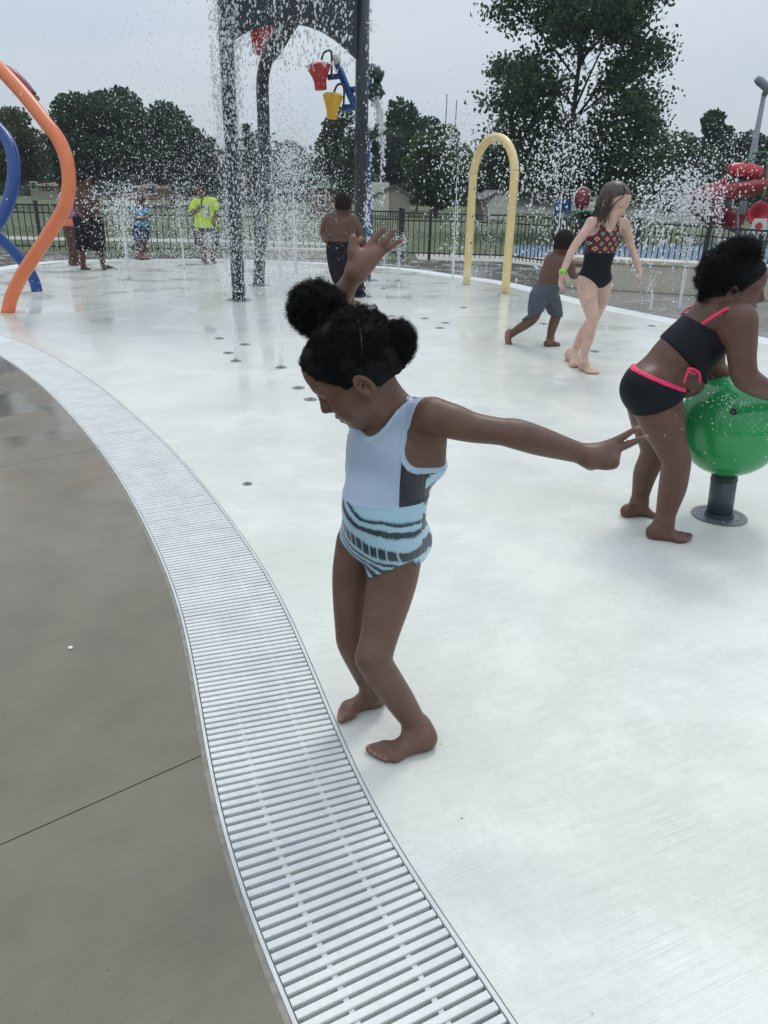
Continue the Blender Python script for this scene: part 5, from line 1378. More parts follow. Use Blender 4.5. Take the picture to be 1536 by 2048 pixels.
    reg = lambda X, Y, Z: np.maximum(np.maximum(f_neck(X, Y, Z), f_arm(X, Y, Z)), f_leg(X, Y, Z))
    grp = ('torso', 'legn', 'legf', 'neck')
    m, nt, b = base_mat('swimsuit', (.4, .5, .6), .38)
    at = nt.nodes.new('ShaderNodeAttribute'); at.attribute_name = 'loc'; sp = nt.nodes.new('ShaderNodeSeparateXYZ'); nt.links.new(at.outputs['Vector'], sp.inputs[0])
    la, lb, lz = sp.outputs
    nz_ = noise(nt, 21, 4, .65, at.outputs['Vector']); n01 = mathn(nt, 'SUBTRACT', nz_, .5)
    ang = mathn(nt, 'ARCTAN2', lb, la)                                   # 0 front, + towards her left
    # front panel / dark side panel / striped back above the waist seam
    top = mixc(nt, mathn(nt, 'GREATER_THAN', mathn(nt, 'ADD', ang, mathn(nt, 'MULTIPLY', mathn(nt, 'SUBTRACT', lz, .70), -.6)), 1.08), (.37, .45, .585), (.012, .018, .026))
    top = mixc(nt, mathn(nt, 'LESS_THAN', ang, -1.1), top, (.012, .018, .026))
    top = mixc(nt, mathn(nt, 'GREATER_THAN', lz, .838), top, (.37, .45, .585))
    bw = mathn(nt, 'SINE', mathn(nt, 'MULTIPLY_ADD', lz, 95, mathn(nt, 'MULTIPLY_ADD', n01, 5, mathn(nt, 'MULTIPLY', lb, -60))))
    stripes = ramp(nt, bw, [(.15, (.02, .04, .05)), (.35, (.40, .60, .70))])
    back = mathn(nt, 'GREATER_THAN', mathn(nt, 'ADD', mathn(nt, 'ABSOLUTE', ang), mathn(nt, 'MULTIPLY', n01, .1)), 1.78)
    top = mixc(nt, back, top, stripes.outputs[0])
    # tie dye below: rings round a point high on her left hip
    du = mathn(nt, 'MULTIPLY', mathn(nt, 'SUBTRACT', lb, .075), .62); dz = mathn(nt, 'SUBTRACT', lz, .757)
    t = mathn(nt, 'SQRT', mathn(nt, 'ADD', mathn(nt, 'MULTIPLY', du, du), mathn(nt, 'MULTIPLY', dz, dz)))
    t = mathn(nt, 'MULTIPLY_ADD', n01, .026, t); t = mathn(nt, 'MULTIPLY_ADD', lb, -.26, mathn(nt, 'ADD', t, .0))
    L_, D_ = (.36, .56, .67), (.018, .038, .046)
    rp = ramp(nt, t, [(0, L_), (.072, L_), (.076, D_), (.083, D_), (.086, L_), (.097, L_), (.101, D_), (.114, D_), (.118, L_), (.146, L_), (.152, D_), (.178, D_), (.183, L_), (.190, L_), (.194, D_), (.200, D_), (.203, L_), (.208, L_), (.212, D_), (.221, D_), (.224, L_), (.229, L_), (.233, D_), (.245, D_), (.248, L_), (.254, L_), (.258, D_), (.27, D_)])
    rp.color_ramp.interpolation = 'LINEAR'
    dots = mathn(nt, 'SINE', mathn(nt, 'MULTIPLY', lb, 330))
    dm = mathn(nt, 'MULTIPLY', mathn(nt, 'GREATER_THAN', dots, .82), mathn(nt, 'MULTIPLY', mathn(nt, 'GREATER_THAN', t, .142), mathn(nt, 'LESS_THAN', t, .186)))
    dye = mixc(nt, mathn(nt, 'MULTIPLY', dm, .75), rp.outputs[0], L_)
    dye = mixc(nt, mathn(nt, 'GREATER_THAN', mathn(nt, 'ABSOLUTE', ang), 1.75), dye, stripes.outputs[0])
    seam = mathn(nt, 'MULTIPLY_ADD', mathn(nt, 'MULTIPLY', lb, lb), 0.0, WZ)
    c = mixc(nt, mathn(nt, 'LESS_THAN', lz, seam), top, dye)
    nt.links.new(c, b.inputs['Base Color'])
    wrv = mapping(nt, at.outputs['Vector'], (30, 34, 7), (0, .35, 0)); wr = noise(nt, 1, 3, .5, wrv, .6)
    bump(nt, b, wr, .55, .010); b.inputs['Sheen Weight'].default_value = .1
    sw = garment('swimsuit', B, .003, m, o, org, grp, .0042, reg, (Ru, cu), disp=lambda X, Y, Z: -.0022*np.exp(-((Z-WZ)/.004)**2))
    piping = lambda X, Y, Z: np.maximum(np.abs(np.maximum(f_neck(X, Y, Z), f_arm(X, Y, Z))+.003)-.0035, f_leg(X, Y, Z)+.004)
    garment('piping', B, .0027, MT['trim_blue'], sw, org, grp, .0055, piping)
    return o
WZ = .700
hero()

# ---------------- the girl leaning on the green ball
def leaning_girl():
    B = Body()
    yaw = 12
    B.ell(P(1303, 775, 3.27), frame_rot(yaw, 35), V(.115, .135, .115), .04, 'hips')
    B.ball(P(1290, 778, 3.20), .096, .04, 'hips'); B.ball(P(1301, 775, 3.36), .096, .04, 'hips')
    B.ell(P(1347, 728, 3.27), frame_rot(yaw, 45), V(.108, .118, .12), .05, 'waist')
    B.ball(P(1376, 762, 3.27), .070, .05, 'waist')
    B.ell(P(1390, 686, 3.26), frame_rot(yaw, 48), V(.108, .130, .15), .05, 'chest')
    B.ell(P(1432, 640, 3.25), frame_rot(yaw, 50), V(.095, .138, .09), .05, 'chest')
    B.px([(1440, 628, 3.24, 34), (1476, 645, 3.12, 34)], .05, 'chest'); B.px([(1440, 625, 3.26, 32), (1428, 610, 3.40, 30)], .05, 'chest')
    B.px([(1438, 625, 3.25, 36), (1448, 608, 3.24, 30), (1456, 592, 3.23, 28)], .04, 'neck')
    # near arm, bent over the ball
    B.px([(1474, 640, 3.11, 36), (1482, 680, 3.085, 31), (1484, 720, 3.06, 27), (1490, 752, 3.05, 26), (1512, 770, 3.08, 23), (1545, 785, 3.13, 18), (1566, 790, 3.16, 15)], .03, 'arm')
    hand(B, P(1566, 790, 3.16), V(1, .25, -.25), V(.2, -.2, 1), V(.1, 1, .2), .13, .35)
    # far arm, hand resting on the ball
    B.px([(1425, 612, 3.42, 33), (1428, 670, 3.45, 27), (1425, 730, 3.46, 24), (1450, 752, 3.42, 19), (1480, 752, 3.40, 15)], .03, 'arm')
    hand(B, P(1480, 753, 3.40), V(1, -.1, -.05), V(0, -.2, 1), V(.1, -1, .1), .12, .25)
    # legs
    B.px([(1313, 800, 3.20, 49), (1324, 840, 3.17, 44), (1341, 890, 3.13, 32), (1352, 920, 3.115, 28.5), (1350, 945, 3.12, 28), (1345, 975, 3.13, 27), (1336, 1010, 3.13, 22), (1328, 1045, 3.12, 17)], .03, 'legn')
    B.px([(1300, 795, 3.36, 48), (1303, 840, 3.37, 40), (1308, 895, 3.37, 27), (1302, 920, 3.375, 25), (1291, 945, 3.39, 23.5), (1284, 975, 3.40, 19), (1279, 1003, 3.405, 15.5)], .03, 'legf')
    foot(B, G(1293, 1074), G(1388, 1083), P(1327, 1046, 3.12), .034, 1, 'legn', 1.05)
    foot(B, G(1243, 1032), G(1318, 1032), P(1278, 1006, 3.405), .032, -1, 'legf', 1.0)
    R = frame_rot(-16, 6, 3); s = 1.13; O = P(1466, 573, 3.24)
    W = head(B, O, R, s, fat=1.1)
    B.cone(W(-.015, 0, -.05), P(1450, 608, 3.24), .056, .060, .04, 'neck')
    org = V(1.27, 3.25, 0)
    o = skin_obj('person', B, .0055, MT['skin_brown'], org, 'girl in a black two-piece with hot pink straps leaning over the green ball', 1)
    eyes(o, W, s, org)
    BS, W2 = skull(O, R, s)
    cap = hair_cap(BS, W, s, .006, MT['hair_black'], o, org, off=.007, lump=.003, freq=150)
    v, f = curls(W(-.03, 0, .035), V(.099, .083, .096)*s, 5200, R, length=.012, coil=.0048, r=.0009, shell=(.95, 1.05))
    l = ((v-O)@R)/s; tri = l.reshape(-1, 27, 3); keep = tri[:, 0, 2] > .022+np.interp(tri[:, 0, 0], HX, HZ)
    kk = np.nonzero(keep)[0]; v = v.reshape(-1, 27, 3)[kk].reshape(-1, 3); f0 = f[:24]; f = (f0[None]+(np.arange(len(kk))*27)[:, None, None]).reshape(-1, 4)
    q = mobj('curls', np_mesh('curls', v-org, f), MT['hair_black'], cap); q['kind'] = 'stuff'
    def puff(c, rad, n, name='hair_puff'):
        Bp = Body(); Bp.ell(c, np.eye(3), V(*rad)*.86, .01, 'p'); D, lo, ax = Bp.field(.007); X, Y, Z = np.meshgrid(*ax, indexing='ij', sparse=True)
        D = (D+.008*np.sin(X*120+1)*np.sin(Y*110)*np.sin(Z*125+2)).astype(np.float32); v, f = surface(D, lo, .007)
        p = mobj(name, np_mesh(name, v-org, f), MT['hair_black'], o)
        v, f = curls(c, rad, n, None, length=.02, coil=.0045, r=.0010, shell=(.78, 1.0)); q = mobj('curls', np_mesh('curls', v-org, f), MT['hair_black'], p); q['kind'] = 'stuff'
    puff(P(1482, 505, 3.24), (.07, .065, .050), 2800)
    # a wet braid hanging behind
    bp = [P(x, y, 3.22) for x, y in ((1418, 535), (1413, 558), (1408, 577), (1403, 595))]
    v1, f1 = [], []
    for q_, c in enumerate(spline(bp, 9)):
        v, f = curls(c, V(.020, .020, .022)*(1.15-.09*q_), 240, None, length=.014, coil=.003, r=.0011, shell=(.1, 1.0)); f1.append(f+sum(len(x) for x in v1)); v1.append(v)
    q = mobj('braid', np_mesh('braid', np.concatenate(v1)-org, np.concatenate(f1)), MT['hair_black'], o)
    # two-piece
    ax_ = unit(P(1432, 640, 3.25)-P(1303, 775, 3.27))              # spine direction
    def along(X, Y, Z, c): return (X-c[0])*ax_[0]+(Y-c[1])*ax_[1]+(Z-c[2])*ax_[2]
    fw_ = frame_rot(yaw, 48)[:, 0]
    cb = P(1330, 690, 3.27); ct = P(1412, 625, 3.25)
    frontness = lambda X, Y, Z, c: (X-c[0])*fw_[0]+(Y-c[1])*fw_[1]+(Z-c[2])*fw_[2]
    ca = P(1483, 660, 3.08); ca2 = P(1428, 640, 3.44)
    def arms(X, Y, Z):
        d1 = .086-np.sqrt((X-ca[0])**2+(Y-ca[1])**2+(Z-ca[2])**2); d2 = .08-np.sqrt((X-ca2[0])**2+(Y-ca2[1])**2+(Z-ca2[2])**2); return np.maximum(d1, d2)
    cb1, ct1 = P(1348, 702, 3.27), P(1395, 640, 3.27)
    def rt(X, Y, Z):
        lo_ = -(along(X, Y, Z, cb1)+.10*frontness(X, Y, Z, cb1)-.0); hi_ = along(X, Y, Z, ct1)-.30*frontness(X, Y, Z, ct1)
        return np.maximum(np.maximum(lo_, hi_), arms(X, Y, Z))
    top = garment('swim_top', B, .006, MT['black_cloth'], o, org, ('chest', 'waist', 'neck'), .008, rt)
    cw = P(1318, 748, 3.27); nrm = unit(ax_*1.0+V(0, 0, .12)); ck = P(1275, 822, 3.27); ck2 = P(1368, 790, 3.27)
    zf = lambda X, Y, Z: (X-ck[0])*.0
    d1_ = unit(P(1368, 786, 3.2)-P(1275, 824, 3.2)); leg_n = unit(np.cross(V(0, 1, 0), d1_)); leg_n = leg_n if leg_n[2] < 0 else -leg_n
    w0, w1 = P(1264, 733, 3.2), P(1366, 774, 3.2); d2_ = unit(w1-w0); w_n = unit(np.cross(V(0, 1, 0), d2_)); w_n = w_n if w_n[2] > 0 else -w_n
    pl = lambda X, Y, Z, c, n: (X-c[0])*n[0]+(Y-c[1])*n[1]+(Z-c[2])*n[2]
    ck_ = P(1275, 823, 3.2)
    def rb(X, Y, Z):
        mid = np.abs(Y-3.27)
        return np.maximum(pl(X, Y, Z, w0, w_n), pl(X, Y, Z, ck_, leg_n)-np.maximum(.07-mid, 0)*.5)
    bt = garment('swim_bottom', B, .006, MT['black_cloth'], o, org, ('hips', 'legn', 'legf', 'waist'), .008, rb)
    garment('pink_trim', B, .005, MT['pink_cloth'], bt, org, ('hips', 'legn', 'legf', 'waist'), .0105, lambda X, Y, Z: np.maximum(np.abs(pl(X, Y, Z, w0, w_n)+.006)-.0085, X-P(1366, 776, 3.2)[0]))
    st = lambda pts, r: MB().tube(spline([P(*p)-org for p in pts], 16), r, 8).build('strap', MT['pink_cloth'], top, smooth=True)
    st([(1404, 648, 3.11), (1425, 634, 3.095), (1447, 621, 3.09), (1462, 616, 3.095), (1474, 616, 3.10), (1482, 626, 3.1)], .0062)
    st([(1362, 628, 3.33), (1375, 618, 3.35), (1396, 607, 3.37)], .0042)
    # side bow
    for pts in (((1388, 748, 3.13), (1378, 742, 3.12), (1372, 752, 3.12), (1368, 766, 3.12)), ((1388, 748, 3.13), (1396, 744, 3.12), (1400, 752, 3.12), (1400, 764, 3.12)), ((1384, 745, 3.12), (1376, 738, 3.12), (1386, 738, 3.115), (1398, 744, 3.12))):
        st(pts, .005)
    return o
leaning_girl()

# ---------------- the pale girl in the black swimsuit
def pale_girl():
    B = Body(); Y = 6.6
    B.ell(P(1207, 478, Y), frame_rot(-62, 4), V(.095, .150, .16), .05, 'torso'); B.ell(P(1196, 520, Y), frame_rot(-62), V(.088, .122, .13), .06, 'torso')
    B.ell(P(1189, 556, Y), frame_rot(-62), V(.10, .145, .10), .06, 'torso')
    B.px([(1216, 447, Y, 14), (1183, 446, Y-.05, 10.5)], .05, 'torso'); B.px([(1216, 447, Y, 14), (1247, 447, Y+.05, 10)], .05, 'torso')
    B.px([(1215, 447, Y, 10), (1222, 425, Y-.02, 9.5)], .04, 'neck')
    B.px([(1182, 447, Y-.05, 10.5), (1172, 462, Y-.08, 10), (1158, 480, Y-.11, 9), (1145, 500, Y-.13, 8), (1136, 520, Y-.17, 7.8), (1126, 543, Y-.21, 6)], .03, 'arm')
    hand(B, P(1125, 545, Y-.21), V(-.1, -.1, -1), V(-.8, -.2, 0), V(.35, -1, .1), .155, .3)
    B.px([(1249, 448, Y+.05, 10), (1256, 468, Y+.06, 9), (1263, 495, Y+.06, 7.6), (1272, 520, Y, 7), (1279, 540, Y-.04, 5.5)], .03, 'arm')
    hand(B, P(1280, 542, Y-.05), V(.15, -.1, -1), V(.8, .3, .1), V(-.3, -1, 0), .15, .3)
    B.px([(1173, 566, Y-.03, 19), (1176, 590, Y-.06, 18.5), (1181, 615, Y-.1, 15), (1186, 636, Y-.13, 12.8), (1182, 650, Y-.12, 12), (1177, 672, Y-.1, 11.8), (1170, 700, Y-.08, 8.5), (1166, 722, Y-.07, 7.5)], .03, 'legn')
    B.px([(1205, 566, Y+.06, 18.5), (1202, 595, Y+.08, 16.5), (1190, 630, Y+.1, 12), (1178, 650, Y+.18, 11), (1164, 672, Y+.26, 10.5), (1151, 700, Y+.32, 7.5), (1146, 712, Y+.34, 7)], .03, 'legf')
    foot(B, G(1161, 738), G(1190, 750), P(1166, 723, Y-.07), .036, 1, 'legn')
    foot(B, G(1137, 719), G(1160, 737), P(1146, 711, Y+.33), .034, -1, 'legf')
    R = frame_rot(-48, 24, -6); s = 1.22; O = P(1227, 403, Y-.02)
    W = head(B, O, R, s); B.cone(W(-.01, 0, -.05), P(1220, 432, Y), .052, .055, .03, 'neck')
    org = V(1.68, 6.6, 0)
    o = skin_obj('person', B, .0075, MT['skin_pale'], org, 'pale girl with wet brown hair in a black swimsuit with patterned chest', 1)
    eyes(o, W, s, org)
    BS, W2 = skull(O, R, s)
    cap = hair_cap(BS, W, s, .0075, MT['hair_wet'], o, org, off=.007, lump=.002, freq=120, hx=(-.12, -.05, -.01, .02, .045, .07, .09, .10), hz_=(-.13, -.13, -.08, .0, .045, .072, .088, .095))
    mb = MB()
    for q in range(150):
        a = random.uniform(62, 298); a = math.radians(a)
        sx, sy = math.cos(a), math.sin(a)
        st = W(-.012+.09*sx, .078*sy, random.uniform(-.01, .05))
        drop = random.uniform(.16, .30); mid_ = st+R@V(-.02, .015*sy, -.0)+V(0, 0, -drop*.45); end = mid_+V(random.uniform(-.05, .03), random.uniform(-.05, .03), -drop*.5)
        mb.tube(spline([W(-.03, .02*sy, .118), st, mid_, end], 9)-org, np.linspace(random.uniform(.004, .010), .002, 9), 5)
    for q in range(10):
        sg = 1 if q % 2 else -1
        mb.tube(spline([W(.03, sg*.03, .115), W(.075, sg*.050, .075), W(.062, sg*.072, .02), W(.045+random.uniform(-.01, .015), sg*.080, -.06), W(.02, sg*.085, -.15)], 10)-org, np.linspace(.006, .002, 10), 5)
    mb.build('wet_strands', MT['hair_wet'], o, smooth=True)
    Ru = frame_rot(-62); cu = P(1200, 500, Y); cu = V(cu[0], cu[1], 0)
    loc = lambda X, Yy, Z: ((X-cu[0])*Ru[0, 0]+(Yy-cu[1])*Ru[1, 0], (X-cu[0])*Ru[0, 1]+(Yy-cu[1])*Ru[1, 1])
    zn, zc = P(1215, 465, Y-.1)[2], P(1191, 577, Y-.1)[2]
    def reg(X, Yy, Z):
        a, b = loc(X, Yy, Z); b = b-.0
        nk = (Z-(zn+20*np.minimum(np.abs(b+.01), .12)**2))*.5
        ar = np.maximum(.078-np.sqrt((np.abs(b)-.165)**2+np.minimum(Z-(zn+.07), 0)**2*.5), np.abs(b)-.16-np.maximum(zn-.1-Z, 0))
        lg = (zc+.75*np.maximum(np.abs(b)-.03, 0)-Z)*.7
        return np.maximum(np.maximum(nk, ar), lg)
    m, nt, b = base_mat('patterned_swimsuit', (.006, .007, .011), .6); b.inputs['Specular IOR Level'].default_value = .18
    at = nt.nodes.new('ShaderNodeAttribute'); at.attribute_name = 'loc'; sp = nt.nodes.new('ShaderNodeSeparateXYZ'); nt.links.new(at.outputs['Vector'], sp.inputs[0])
    fx = mathn(nt, 'ABSOLUTE', mathn(nt, 'SUBTRACT', mathn(nt, 'FRACT', mathn(nt, 'MULTIPLY', sp.outputs[1], 1/.072)), .5))
    fz = mathn(nt, 'ABSOLUTE', mathn(nt, 'SUBTRACT', mathn(nt, 'FRACT', mathn(nt, 'MULTIPLY', mathn(nt, 'SUBTRACT', sp.outputs[2], zn-.16), 1/.075)), .5))
    dmd = mathn(nt, 'ADD', fx, fz)
    rg = ramp(nt, dmd, [(.0, (.34, .07, .08)), (.12, (.34, .07, .08)), (.14, (.50, .28, .10)), (.26, (.50, .28, .10)), (.28, (.02, .012, .03)), (.42, (.02, .012, .03)), (.44, (.22, .03, .08)), (.52, (.22, .03, .08)), (.54, (.015, .013, .025)), (.72, (.015, .013, .025)), (.74, (.36, .42, .24)), (.84, (.36, .42, .24)), (.86, (.02, .015, .03))])
    rg.color_ramp.interpolation = 'CONSTANT'
    c = mixc(nt, mathn(nt, 'GREATER_THAN', sp.outputs[2], zn-.155), (.006, .007, .011), rg.outputs[0]); nt.links.new(c, b.inputs['Base Color'])
    garment('swimsuit', B, .0065, m, o, org, ('torso', 'legn', 'legf'), .007, reg, (Ru, cu))
    wa, wb = P(1126, 540, Y-.205)-org, P(1124, 548, Y-.215)-org
    MB().tube([wa, wb], 7.4/S(1125, 545, Y-.2), 16).build('wristband', MT['green_band'], o, smooth=True)
    return o
pale_girl()

# ---------------- running boy seen from behind
def running_boy():
    B = Body(); Y = 7.75
    B.ell(P(1112, 530, Y), frame_rot(40, 25), V(.095, .135, .15), .05, 'torso'); B.ell(P(1098, 560, Y), frame_rot(40, 20), V(.085, .115, .12), .06, 'torso')
    B.ell(P(1089, 583, Y), frame_rot(40, 10), V(.095, .118, .09), .06, 'torso')
    B.px([(1120, 518, Y, 12), (1134, 522, Y-.1, 9)], .05, 'torso'); B.px([(1120, 518, Y, 12), (1104, 520, Y+.05, 9)], .05, 'torso')
    B.px([(1118, 518, Y, 9), (1124, 504, Y, 8.5)], .03, 'neck')
    B.px([(1136, 523, Y-.1, 9.5), (1142, 532, Y-.12, 8.5), (1144, 548, Y-.13, 7.5), (1150, 552, Y-.1, 7), (1163, 548, Y-.02, 6)], .03, 'arm')
    hand(B, P(1164, 548, Y), V(1, .6, .2), V(0, -.5, 1), V(0, .5, 1), .12, .5)
    B.px([(1106, 522, Y+.08, 8.5), (1125, 535, Y+.2, 7.5), (1148, 530, Y+.25, 6), (1160, 530, Y+.28, 5)], .03, 'arm')
    hand(B, P(1160, 530, Y+.28), V(1, .5, .2), V(0, -.5, 1), V(0, .5, 1), .11, .5)
    B.px([(1077, 594, Y-.04, 16), (1073, 612, Y-.05, 14.5), (1068, 634, Y-.06, 10.5), (1055, 646, Y-.03, 10), (1040, 656, Y-.01, 9), (1024, 667, Y, 6.5)], .03, 'legn')
    B.px([(1100, 594, Y+.06, 16), (1107, 612, Y+.1, 13.5), (1112, 630, Y+.12, 10.5), (1108, 645, Y+.1, 10), (1103, 662, Y+.06, 8.5), (1100, 680, Y+.02, 6.5)], .03, 'legf')
    foot(B, G(1089, 693), G(1123, 691), P(1100, 681, Y+.02), .036, 1, 'legf')
    # rear foot pushed off, sole showing
    hl, tl = P(1014, 660, Y-.02), G(1018, 697)
    B.px([(1024, 667, Y, 6.5), (1018, 666, Y-.01, 7.5), (1016, 680, Y-.02, 6.5), (1019, 690, Y-.02, 5.5)], .03, 'legn')
    for q in range(4): B.cone(P(1014+3.2*q, 689, Y-.03), P(1014+3.4*q, 696, Y-.03), .013, .011, .01, 'legn')
    for y_ in (664, 672, 680, 688): B.tints.append((P(1012, y_, Y-.06), .05, .9))
    R = frame_rot(55, 12, 0); s = 1.16; O = P(1128, 490, Y)
    W = head(B, O, R, s); org = V(1.45, 7.75, 0)
    o = skin_obj('person', B, .0085, MT['skin_brown'], org, 'shirtless little boy in grey swim shorts running away beside the pale girl', 1)
    BS, W2 = skull(O, R, s); hair_cap(BS, W, s, .008, MT['hair_short'], o, org, off=.004, lump=.0025, freq=150)
    wz = P(1090, 568, Y)[2]; k1, k2 = P(1066, 632, Y-.06), P(1110, 632, Y+.12)
    def reg(X, Yy, Z):
        r1 = np.where(X < (k1[0]+k2[0])/2, k1[2]+.5*(X-k1[0]), k2[2]-.15*(X-k2[0]))
        return np.maximum((Z-wz-.1*(X-1.45))*.9, (r1-Z)*.7)
    garment('shorts', B, .008, MT['grey_cloth'], o, org, ('torso', 'legn', 'legf'), .014, reg, disp=lambda X, Yy, Z: .003*np.sin(X*70+Z*30)*np.sin(Yy*80)*np.sin(Z*60))
running_boy()

def standing(label, skin, pts, res, Y, org, garments, headspec, hair='hair_short', hair_off=.008, feet=(), hands=(), hz=0.0, hfront=.6):
    """figure from a list of (group, k, [(x, y, distance offset, radius px)...])"""
    B = Body()
    for g, k, ch in pts: B.px([(x, y, Y+dy, r) for x, y, dy, r in ch], k, g)
    for f in feet:
        hl, tl, an, ra, sd = f; foot(B, G(*hl), G(*tl), P(an[0], an[1], Y+an[2]), ra, sd, 'leg')
    for hd_ in hands: hand(B, P(hd_[0], hd_[1], Y+hd_[2]), hd_[3], hd_[4], hd_[5], hd_[6], .4)
    (hx, hy, hdy, yaw, pit, s) = headspec
    R = frame_rot(yaw, pit); O = P(hx, hy, Y+hdy); W = head(B, O, R, s)
    o = skin_obj('person', B, res, MT[skin], org, label, 1)
    BS, W2 = skull(O, R, s); hair_cap(BS, W, s, res, MT[hair], o, org, off=hair_off, lump=.003, freq=120)
    for (nm, mat, groups, off, reg) in garments:
        garment(nm, B, res, MT[mat], o, org, groups, off, reg, pad=.03)
    return o
zpx = lambda x, y, Y: P(x, y, Y)[2]
# boy with his back to us
Y = 9.95; z1, z2 = zpx(680, 483, Y), zpx(690, 566, Y)
standing('shirtless boy in dark wet trousers standing with his back turned by the right post', 'skin_brown', [
    ('torso', .05, [(668, 447, 0, 17), (692, 447, 0, 17)]), ('torso', .06, [(670, 466, 0, 17), (690, 466, 0, 17)]), ('torso', .06, [(671, 492, 0, 15.5), (689, 492, 0, 15.5)]),
    ('torso', .05, [(662, 437, 0, 10), (700, 437, 0, 10)]), ('neck', .03, [(684, 437, 0, 10), (686, 420, 0, 9)]),
    ('arm', .03, [(657, 438, 0, 9.5), (650, 452, .03, 8.5), (647, 467, .05, 7.5), (652, 480, -.05, 6)]), ('arm', .03, [(706, 438, 0, 9.5), (714, 452, .02, 8.5), (719, 466, .03, 7.5), (708, 478, .15, 6)]),
    ('leg', .03, [(670, 505, 0, 15), (672, 535, 0, 12.5), (676, 560, 0, 9), (679, 590, .02, 7.5), (681, 604, .05, 5.5)]), ('leg', .03, [(691, 505, 0, 15), (694, 535, 0, 12.5), (698, 562, 0, 9), (701, 585, 0, 8), (702, 603, 0, 5.5)])],
    .0095, Y, V(-.52, 9.95, 0), [('trousers', 'navy_cloth', ('torso', 'leg'), .016, lambda X, Yy, Z: np.maximum(Z-z1, z2-Z))], (686, 412, 0, 100, 5, 1.25), hair_off=.006,
    feet=[((680, 609), (690, 604), (681, 603, .05), .034, 1), ((700, 615), (712, 608), (702, 603, 0), .034, -1)], hands=[(652, 481, -.05, V(.4, -.3, -1), V(-1, 0, 0), V(.2, .9, 0), .13), (707, 479, .16, V(-.6, .5, -.2), V(0, 0, 1), V(0, .5, 1), .13)])
# man at the left in long dark shorts
Y = 13.75; z3, z4 = zpx(175, 433, Y), zpx(185, 501, Y)
standing('large shirtless man in long black shorts walking behind the orange pipe', 'skin_dark', [
    ('torso', .06, [(163, 396, 0, 13), (181, 398, 0, 13)]), ('torso', .07, [(164, 415, 0, 14), (183, 417, 0, 14)]), ('torso', .07, [(168, 440, 0, 15), (185, 442, 0, 15)]),
    ('torso', .05, [(158, 384, 0, 9), (186, 392, 0, 8)]), ('neck', .04, [(168, 386, 0, 7), (166, 372, 0, 7)]),
    ('arm', .03, [(154, 388, 0, 7.5), (152, 405, 0, 6.5), (156, 422, -.05, 5.5), (166, 434, -.2, 4.5)]), ('arm', .03, [(189, 394, 0, 7.5), (193, 412, 0, 6.5), (194, 428, 0, 5.5), (190, 442, -.1, 4.5)]),
    ('leg', .03, [(169, 455, 0, 13), (168, 480, 0, 11), (166, 502, 0, 7), (166, 520, 0, 5.8), (166, 532, 0, 4)]), ('leg', .03, [(188, 455, 0, 13), (195, 480, 0, 10), (199, 502, 0, 7), (204, 518, 0, 5.6), (207, 530, 0, 4)])],
    .0125, Y, V(-5.1, 13.75, 0), [('shorts', 'navy_cloth', ('torso', 'leg'), .05, lambda X, Yy, Z: np.maximum(Z-z3, z4-Z))], (166, 364, 0, -20, 15, 1.32), hair_off=.004,
    feet=[((162, 540), (184, 539), (166, 532, 0), .04, 1), ((205, 538), (226, 536), (207, 530, 0), .04, -1)], hands=[(166, 435, -.2, V(.6, -.2, -.5), V(0, -1, .3), V(0, 0, 1), .17), (190, 443, -.1, V(-.2, -.2, -1), V(1, 0, 0), V(0, -1, 0), .17)])
# child in the pink swim top and hood
Y = 14.5; z5, z6, z7 = zpx(145, 402, Y), zpx(145, 437, Y), zpx(145, 452, Y)
o = standing('child in a pink and violet swim top standing behind the orange pipe', 'skin_dark', [
    ('torso', .05, [(140, 412, 0, 9), (149, 412, 0, 9)]), ('torso', .05, [(140, 430, 0, 9), (149, 430, 0, 9)]), ('torso', .05, [(139, 446, 0, 10), (149, 446, 0, 10)]), ('neck', .03, [(142, 408, 0, 5), (137, 400, 0, 5)]),
    ('arm', .03, [(136, 408, 0, 5.5), (131, 420, 0, 5), (131, 433, -.1, 4)]), ('arm', .03, [(152, 408, 0, 5.5), (155, 422, 0, 5), (154, 436, -.1, 4)]),
    ('leg', .03, [(138, 455, 0, 9), (140, 482, 0, 7), (142, 500, 0, 5.8), (143, 522, 0, 3.6)]), ('leg', .03, [(150, 455, 0, 9), (151, 482, 0, 7), (152, 500, 0, 5.8), (153, 520, 0, 3.6)])],
    .0125, Y, V(-5.65, 14.5, 0), [('swim_top', 'magenta_cloth', ('torso',), .014, lambda X, Yy, Z: np.maximum(Z-z5, z6-Z)), ('swim_skirt', 'coral_cloth', ('torso', 'leg'), .03, lambda X, Yy, Z: np.maximum(Z-z6, z7-Z))],
    (131, 396, 0, 190, 10, 1.2), feet=[((141, 529), (152, 532), (143, 523, 0), .035, 1), ((151, 527), (162, 529), (153, 521, 0), .035, -1)])
bq = Body(); bq.ell(P(131, 395, Y), np.eye(3), V(.10, .095, .10), .02, 'h'); zz = zpx(131, 397, Y)
garment('hood', bq, .012, MT['lilac_cloth'], o, V(-5.65, 14.5, 0), ('h',), .028, lambda X, Yy, Z: np.maximum(zz-Z-.05, -(X+.5*Yy)-1e3))
